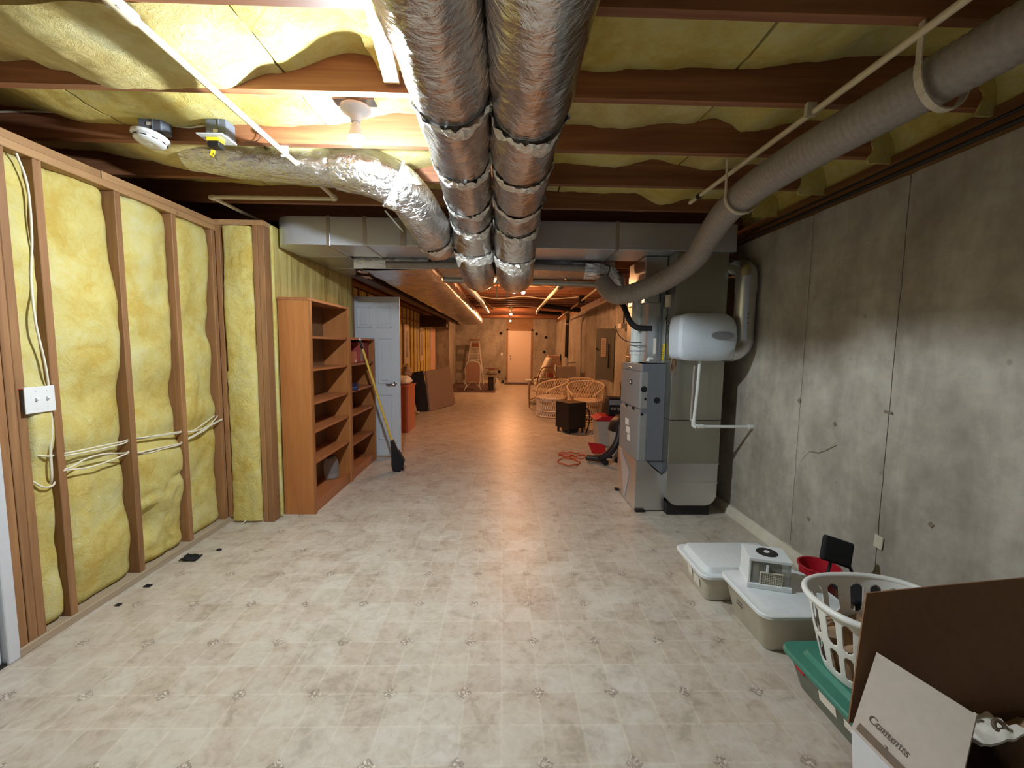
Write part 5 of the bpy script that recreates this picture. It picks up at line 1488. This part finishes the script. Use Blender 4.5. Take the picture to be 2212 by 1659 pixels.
# ================================================================== WICKER CHAIRS AND FURNITURE, RIGHT
def wicker_tub(name, label, cx_, cy_, rz, s_=1.0, hb=.74, group=None):
    t_ = thing(name, label, 'chair', (cx_, cy_, 0), group)
    R = rot(0, 0, rz)
    def W(x, y, z): return Vector((cx_, cy_, 0)) + R @ Vector((x * s_, y * s_, z))
    # skirt (woven lattice of real strands) and back
    rx, ry = .33, .30
    ang = lambda u: -PI * .80 + PI * 1.60 * u + PI / 2
    def shell(u, z):
        a = ang(u)
        fl_ = 1 + .10 * max(0, (z - .36)) / .4
        return W(rx * fl_ * math.cos(a), ry * fl_ * math.sin(a), z)
    def top(u):
        k = math.sin(PI * u)
        return .50 + (hb - .50) * (k ** .7)
    m = MB()
    nS = 30
    for i in range(nS):
        for sg in (1, -1):
            pts = []
            for j in range(9):
                v = j / 8
                u = (i + .5) / nS + sg * v * .10
                if not 0 <= u <= 1: continue
                z = .38 + (top(u) - .38) * v
                pts.append(shell(u, z))
            if len(pts) > 1: m.tube(pts, .0052, 4)
    m.build('woven_back', 'wicker', t_)['kind'] = 'stuff'
    MB().tube([shell(i / 30, top(i / 30)) for i in range(31)], .017, 10).build('rolled_rim', 'wicker', t_, smooth=60)
    # seat ring and base skirt
    def ringp(z, k=1.0): return [W(rx * k * math.cos(2 * PI * i / 40), ry * k * math.sin(2 * PI * i / 40), z) for i in range(40)]
    MB().tube(ringp(.385), .018, 8, closed=True).build('seat_rim', 'wicker', t_, smooth=60)
    MB().tube(ringp(.02, .96), .014, 8, closed=True).build('base_rim', 'wicker', t_, smooth=60)
    MB().tube(ringp(.13, .97), .010, 8, closed=True).build('base_rim', 'wicker', t_, smooth=60)
    m = MB(); m.add([W(rx * .97 * math.cos(2 * PI * i / 40), ry * .97 * math.sin(2 * PI * i / 40), z) for z in (.35, .385) for i in range(40)],
                    [tuple(range(39, -1, -1)), tuple(range(40, 80))] + [(i, (i + 1) % 40, 40 + (i + 1) % 40, 40 + i) for i in range(40)])
    m.build('seat', 'wicker', t_)
    m = MB()
    for i in range(46):
        for sg in (1, -1):
            a0 = 2 * PI * i / 46; a1 = a0 + sg * .30
            m.tube([W(rx * math.cos(a0), ry * math.sin(a0), .37), W(rx * .965 * math.cos(a1), ry * .965 * math.sin(a1), .02)], .0052, 4)
    m.build('woven_skirt', 'wicker', t_)['kind'] = 'stuff'
    MB().tube([W(rx * .92 * math.cos(2 * PI * i / 32), ry * .92 * math.sin(2 * PI * i / 32), .2) for i in range(32)], .005, 4, closed=True).build('inner_hoop', 'wicker', t_)
    return t_
wicker_tub('wicker_tub_chair', 'white wicker tub chair nearest the aisle, with an open lattice back', 1.02, 8.6, -1.15)
wicker_tub('wicker_tub_chair', 'white wicker tub chair against the right wall behind the black speaker', 1.62, 8.15, -.35)
wicker_tub('wicker_tub_chair', 'white wicker tub chair farther back between the other two', 1.60, 8.98, -.7)
rt = thing('rattan_chair', 'brown bent cane chair with a woven back standing behind the wicker tub chairs', 'chair', (.95, 9.9, 0))
def RT(x, y, z): return Vector((1.0, 9.9, 0)) + rot(0, 0, -.35) @ Vector((x, y, z))
MB().tube(smoothpath([RT(-.28, -.26, 0), RT(-.28, -.26, .5), RT(-.24, -.1, .66), RT(-.2, .2, .68)], 6), .017, 10).build('arm', 'rattan', rt, smooth=60)
MB().tube(smoothpath([RT(.28, -.26, 0), RT(.28, -.26, .5), RT(.24, -.1, .66), RT(.2, .2, .68)], 6), .017, 10).build('arm', 'rattan', rt, smooth=60)
MB().tube(smoothpath([RT(-.24, .24, 0), RT(-.24, .24, .55), RT(-.15, .27, .86), RT(0, .28, .92), RT(.15, .27, .86), RT(.24, .24, .55), RT(.24, .24, 0)], 8), .015, 10).build('back_hoop', 'rattan', rt, smooth=60)
m = MB()
for i in range(9):
    x = -.18 + i * .045
    m.tube([RT(x, .25, .42), RT(x * .8, .275, .88 - .5 * x * x * 4)], .005, 5)
for z in (.5, .58, .66, .74, .82): m.tube([RT(-.22, .25, z), RT(0, .265, z), RT(.22, .25, z)], .005, 5)
m.build('woven_back', 'rattan', rt)['kind'] = 'stuff'
MB().obox(RT(0, 0, .40), (.50, .48, .05), rot(0, 0, -.35)).build('seat', 'wicker', rt, bevel=.015)
for (x, y) in ((-.28, -.24), (.28, -.24)):
    MB().tube([RT(x, y, .18), RT(-x * .0 + x, .22, .18)], .01, 6).build('stretcher', 'rattan', rt)
bx = thing('covered_box', 'cream cloth covered box standing against the right wall with a lamp base on top', 'box', (1.58, 10.7, 0))
MB().box(1.36, 1.84, 10.5, 10.95, 0, .92).build('box_body', 'carton_grey', bx, bevel=.015)
def fdr(u, v):
    return (1.345 + .03 * N(u * 6, v * 5, 2) - .05 * v * (1 - v), 10.48 + .35 * u, .96 - .75 * v)
MB().slab(12, 14, fdr, (.01, 0, 0)).build('draped_cloth', 'white_cloth', bx, smooth=60)
o = thing('table_lamp_base', 'small white lamp base standing on the cream box', 'lamp', (1.60, 10.65, .92))
MB().lathe([(.05, 0), (.055, .02), (.045, .04), (.05, .16), (.03, .22), (.012, .24)], (1.60, 10.62, .921), None, 20).build('lamp_body', 'porcelain', o, smooth=40)
MB().tube([(1.60, 10.62, 1.0), (1.74, 10.6, 1.01), (1.86, 10.6, 1.03)], .008, 6).build('cord', 'cable_dark', o)
# reclining seat cushions and red item
o = thing('folded_patio_lounger', 'folded lounger with pale and striped cushions leaning by the far wall', 'lounger', (1.25, 11.9, 0))
MB().obox((1.12, 11.6, .72), (.10, .52, .85), rot(0, .42, .1)).build('white_cushion', 'white_cloth', o, bevel=.04, seg=3)
MB().obox((1.46, 12.0, .80), (.42, .10, .75), rot(-.25, .1, .1)).build('striped_cushion', 'pink_cloth', o, bevel=.03)
MB().tube([(1.70, 12.0, 0), (1.66, 12.05, 1.2)], .02, 8).build('frame_leg', 'cable_dark', o)
MB().tube([(1.25, 12.0, 0), (1.25, 12.05, .5)], .02, 8).build('frame_leg', 'cable_dark', o)
MB().box(1.05, 1.65, 11.4, 12.0, .36, .42).build('seat_cushion', 'white_cloth', o, bevel=.02)
o = MB().obox((1.33, 11.2, .66), (.26, .2, .12), rot(0, .1, .2)).build('red_cloth', 'red_dull', None, bevel=.03)
tag(o, 'red folded cloth on the pale boxes behind the cane chair', 'cloth')
o = MB().box(1.0, 1.6, 10.95, 11.35, 0, .58).build('pale_carton', 'carton_grey', None, bevel=.01)
tag(o, 'pale carton behind the cane chair that carries a red cloth', 'box')
o = thing('white_garden_table', 'low white garden table behind the cane chair', 'table', (.95, 11.0, 0))
MB().box(.62, .98, 10.9, 11.3, .50, .54).build('tabletop', 'white_plastic', o, bevel=.008)
for (x, y) in ((.72, 10.95), (.94, 10.95), (.72, 11.25), (.94, 11.25)): MB().tube([(x, y, .50), (x, y, 0)], .02, 8).build('leg', 'white_plastic', o)
def fbl(u, v):
    x = .66 + .22 * u; y = 10.3 + .35 * v
    return (x, y, .05 + .09 * math.sin(PI * u) * math.sin(PI * v) + .02 * N(x * 20, y * 20, 2))
tag(MB().slab(14, 14, fbl, (0, 0, -.05)).build('plastic_bag', 'white_cloth', None, smooth=60), 'crumpled white bag on the floor by the legs of the cane chair', 'bag')

# standing black drain pipe and pipes on the far right
o = thing('black_drain_stack', 'black vertical drain pipe on the right wall in the far part', 'pipe', (1.68, 11, 0))
MB().tube([(1.67, 11, .93), (1.67, 11, 2.02)], .048, 16).build('pipe', 'black', o, smooth=60)
MB().tube([(1.67, 11, 0), (1.67, 11, .93)], .046, 16).build('pipe', 'black', o, smooth=60)
MB().tube([(1.67, 11, 1.97), (1.67, 11, 2.03)], .058, 16).build('collar', 'ring', o, smooth=40)
MB().tube(smoothpath([(1.67, 11, 2.02), (1.67, 10.9, 2.12), (1.62, 10.6, 2.2), (1.50, 10.2, 2.24)], 5), .05, 14).build('bend', 'black', o, smooth=60)
o = thing('black_drain_pipe', 'black drain pipe slung under the far joists from the middle to the right wall', 'pipe', (1.2, 9, 2.25))
MB().tube([(.80, 8.8, 2.25), (1.65, 9.2, 2.20)], .05, 14).build('pipe', 'black', o, smooth=60)
MB().tube([(.84, 10.5, 2.25), (1.45, 10.6, 2.22)], .045, 14).build('pipe', 'black', o, smooth=60)
MB().tube([(.80, 8.8, 2.25), (.82, 9.7, 2.26), (.84, 10.5, 2.25)], .03, 12).build('pipe', 'cpvc', o, smooth=60)
MB().tube([(.86, 5.6, 2.30), (.83, 6.3, 2.29)], .042, 14).build('fitting', 'black', o, smooth=60)
MB().tube([(.83, 6.3, 2.29), (.81, 7.4, 2.27), (.80, 8.8, 2.25)], .030, 14).build('pipe', 'cpvc', o, smooth=60)
o = thing('white_gas_pipe', 'pale straight pipe with a black valve running under the joists at the far right', 'pipe', (1.45, 9, 2.2))
MB().tube([(1.26, 5.2, 2.22), (1.40, 8.0, 2.22), (1.62, 12.4, 2.22)], .017, 10).build('pipe', 'cpvc', o, smooth=60)
MB().obox((1.38, 7.5, 2.24), (.10, .12, .14)).build('valve', 'black', o, bevel=.01)
MB().tube([(1.46, 9.4, 2.22), (1.50, 10.2, 2.22)], .034, 12).build('insulated_length', 'ring', o, smooth=60)
# cross wires and strap under the far joists
for k, (yv, z0) in enumerate(((6.6, 2.36), (8.2, 2.37), (9.9, 2.35))):
    o = MB().tube(smoothpath([(-.6, yv, z0), (-.1, yv + .1, z0 - .05), (.4, yv, z0 - .01), (.9, yv + .1, z0 - .04), (1.5, yv, z0)], 8), .009, 8).build('ceiling_cable', 'cable', None, smooth=60)
    tag(o, ('pale cable sagging under the far joists just behind the nearest warm bulb', 'pale cable sagging under the far joists midway to the back wall', 'pale cable sagging under the far joists near the middle warm bulb')[k], 'cable')

# ================================================================== FAR LEFT THINGS
o = thing('cherry_cabinet', 'reddish wooden cabinet end behind the open white door', 'cabinet', (-1.62, 7.2, 0))
MB().box(-1.80, -1.50, 6.80, 7.35, 0, .735).build('cabinet_body', 'orange_wood', o, bevel=.004)
MB().box(-1.82, -1.485, 6.78, 7.37, .735, .76).build('cabinet_top', 'orange_wood', o, bevel=.004)
MB().box(-1.625, -1.61, 6.796, 6.80, .02, .72).build('dark_edge', 'red_dull', o)
lump('white_bundle', (-1.64, 7.05, .83), (.14, .17, .085), 'white_cloth', 'white cloth bundle on top of the reddish cabinet', 'cloth', 5)
lump('green_bundle', (-1.62, 7.25, .96), (.09, .10, .10), 'clothes', 'olive cloth bundle piled behind the white one on the cabinet', 'cloth', 6)
o = thing('leaning_panel', 'grey fabric covered panel leaning in front of a black one on the left', 'panel', (-1.45, 9.4, 0))
MB().slab(1, 1, lambda u, v: Vector((-1.52, 9.05, .0)).lerp(Vector((-1.10, 10.1, .03)), u).lerp(Vector((-1.66, 9.35, .84)).lerp(Vector((-1.26, 10.3, .88)), u), v), (-.05, .03, 0)).build('panel_board', 'foam_grey', o, bevel=.006)
o = thing('black_display_board', 'tall black board leaning between the grey panel and the folded ladder frame', 'panel', (-1.75, 9.1, 0))
MB().slab(1, 1, lambda u, v: Vector((-1.82, 8.98, 0)).lerp(Vector((-1.56, 9.08, 0)), u).lerp(Vector((-2.0, 9.25, .80)).lerp(Vector((-1.72, 9.30, .86)), u), v), (0, .05, 0)).build('board', 'black_matte', o, bevel=.006)
o = thing('folded_bed_frame', 'metal folding frame leaning beside the black board', 'frame', (-1.85, 8.7, 0))
MB().beam((-1.76, 8.75, .0), (-1.99, 8.95, .80), .045, .02).build('rail', 'ladder', o)
MB().beam((-1.90, 8.70, .0), (-2.06, 8.9, .62), .03, .02).build('rail', 'cable_dark', o)
MB().beam((-1.80, 8.78, .12), (-1.95, 8.74, .12), .02, .02).build('cross_bar', 'ladder', o)
for z in (.02,): MB().lathe([(.03, 0), (.03, .02)], (-1.72, 8.7, .03), rot(0, PI / 2, 0), 12).build('wheel', 'label', o)
MB().tube([(-1.74, 7.9, .34), (-1.66, 7.95, .0)], .014, 8).build('leg', 'cable_dark', o)
o = thing('dark_crate', 'low dark crate under the leaning frame', 'crate', (-1.95, 8.4, 0))
MB().box(-2.1, -1.80, 8.05, 8.5, 0, .50).build('crate_body', 'cable_dark', o, bevel=.01)
for z in (.15, .3): MB().box(-2.09, -1.81, 8.045, 8.05, z, z + .02).build('slat', 'brown_case', o)
for i, (yv, lab) in enumerate(((9.75, 'cream framed grey pane hanging on the far studs, nearer one'), (11.55, 'cream framed grey pane hanging on the far studs, farther one'))):
    o = thing('framed_pane', lab, 'frame', (-2.17, yv, 1.0))
    MB().box(-2.195, -2.165, yv - .21, yv + .21, .98, 1.88).build('frame', 'mirror_frame', o, bevel=.006)
    MB().box(-2.166, -2.16, yv - .11, yv + .11, 1.13, 1.72).build('pane', 'mirror_pane', o)
# step ladder against the far wall
o = thing('step_ladder', 'folded aluminium step ladder with a brown top cap leaning on the far wall', 'ladder', (-1, 15.3, 0))
lt = lambda s, z: Vector((-1.0 + s * (.14 + (1.62 - z) * .125), 15.6 - (1.62 - z) * .2 + .1, z))
for s_ in (-1, 1):
    MB().beam(lt(s_, 0), lt(s_, 1.60), .028, .05, up=(1, 0, 0)).build('rail', 'ladder', o)
    MB().beam(lt(s_, 0) + Vector((-.05 * 1, .42, 0)), lt(s_, 1.58) + Vector((-.03, .08, 0)), .02, .03, up=(1, 0, 0)).build('rear_leg', 'ladder_step', o)
for z in (.30, .60, .90, 1.12, 1.35):
    MB().beam(lt(-1, z), lt(1, z), .06, .022).build('step', 'ladder', o)
MB().obox((-1.0, 15.72, 1.62), (.36, .16, .05)).build('top_cap', 'ladder_step', o, bevel=.008)
MB().obox((-.99, 15.66, 1.42), (.24, .02, .16), rot(.2, 0, 0)).build('back_brace', 'ladder_step', o)
# patio chair seen from behind
o = thing('sling_patio_chair', 'white framed patio chair with a mauve sling back in front of the step ladder', 'chair', (-.91, 13.5, 0))
ctop = [(-.91 - .205, .10), (-.91 - .225, .40), (-.91 - .225, .76), (-.91 - .17, .88), (-.91, .93), (-.91 + .17, .88), (-.91 + .225, .76), (-.91 + .225, .40), (-.91 + .205, .10)]
MB().tube(smoothpath([(x, 13.4 - .06 * (z - .4), z) for x, z in ctop], 5), .013, 10).build('back_frame', 'white_plastic', o, smooth=60)
MB().prism([(x * 1.0, z) for x, z in [(-.91 - .21, .22), (-.91 - .12, .24), (-.91 - .06, .28), (-.91 + .06, .28), (-.91 + .12, .24), (-.91 + .21, .22), (-.91 + .212, .76), (-.91 + .16, .865), (-.91, .915), (-.91 - .16, .865), (-.91 - .212, .76)]], 13.37, 13.39, 'XZ').build('sling', 'sling', o)
for s_ in (-1, 1):
    MB().tube(smoothpath([(-.91 + s_ * .24, 13.42, .70), (-.91 + s_ * .30, 13.5, .62), (-.91 + s_ * .29, 13.75, .60), (-.91 + s_ * .27, 13.9, .3), (-.91 + s_ * .27, 13.95, .0)], 5), .012, 8).build('arm', 'white_plastic', o, smooth=60)
    MB().tube(smoothpath([(-.91 + s_ * .205, 13.42, .25), (-.91 + s_ * .22, 13.36, .12), (-.91 + s_ * .27, 13.30, .0)], 5), .012, 8).build('leg', 'white_plastic', o, smooth=60)
    MB().tube(smoothpath([(-.91 + s_ * .02, 13.42, .27), (-.91 + s_ * .13, 13.40, .2), (-.91 + s_ * .21, 13.36, .10)], 5), .009, 8).build('brace', 'white_plastic', o, smooth=60)
MB().box(-1.12, -.70, 13.44, 13.88, .37, .40).build('seat', 'sling', o, bevel=.01)
# small table top grill on a stand
o = thing('small_stand', 'small dark pedestal stand carrying a tray, right of the patio chair', 'stand', (-.34, 13.5, 0))
MB().box(-.43, -.26, 13.42, 13.6, 0, .42).build('pedestal', 'cable_dark', o, bevel=.01)
MB().lathe([(.17, 0), (.20, .015), (.20, .03)], (-.34, 13.5, .50), None, 24).build('tray', 'brown_case', o, smooth=40)
MB().tube([(-.34, 13.5, .42), (-.34, 13.5, .50)], .05, 12).build('neck', 'label', o)
MB().lathe([(.12, 0), (.14, .06), (.10, .10)], (-.34, 13.5, .53), None, 24).build('bowl', 'ladder', o, smooth=40)
MB().obox((-.33, 13.5, .69), (.44, .06, .025), rot(0, .04, 0)).build('top_bar', 'ladder_step', o, bevel=.006)
MB().obox((-.33, 13.5, .665), (.20, .20, .02)).build('top_plate', 'ladder_step', o)
o = MB().lathe([(.07, 0), (.10, .12), (.07, .26), (.03, .36)], (-.17, 13.75, 0), None, 16).build('small_jug', 'label', None, smooth=40)
tag(o, 'small pale jug on the floor beside the pedestal stand', 'jug')
o = MB().box(-1.75, -.20, 12.75, 15.9, .001, .012).build('floor_mat', 'rug', None)
tag(o, 'thin dark mat on the floor under the patio chair and ladder', 'mat')
o = MB().box(.10, 1.25, 15.5, 16.1, .001, .012).build('door_strip', 'rug', None)  # thin dark slab laid on the floor below the door
tag(o, 'dark strip on the floor before the far cream door', 'mat')
o = MB().box(-.02, .10, 16.0, 16.12, 0, .12).build('door_stop', 'black', None, bevel=.01)
tag(o, 'small black block on the floor left of the far door', 'block')
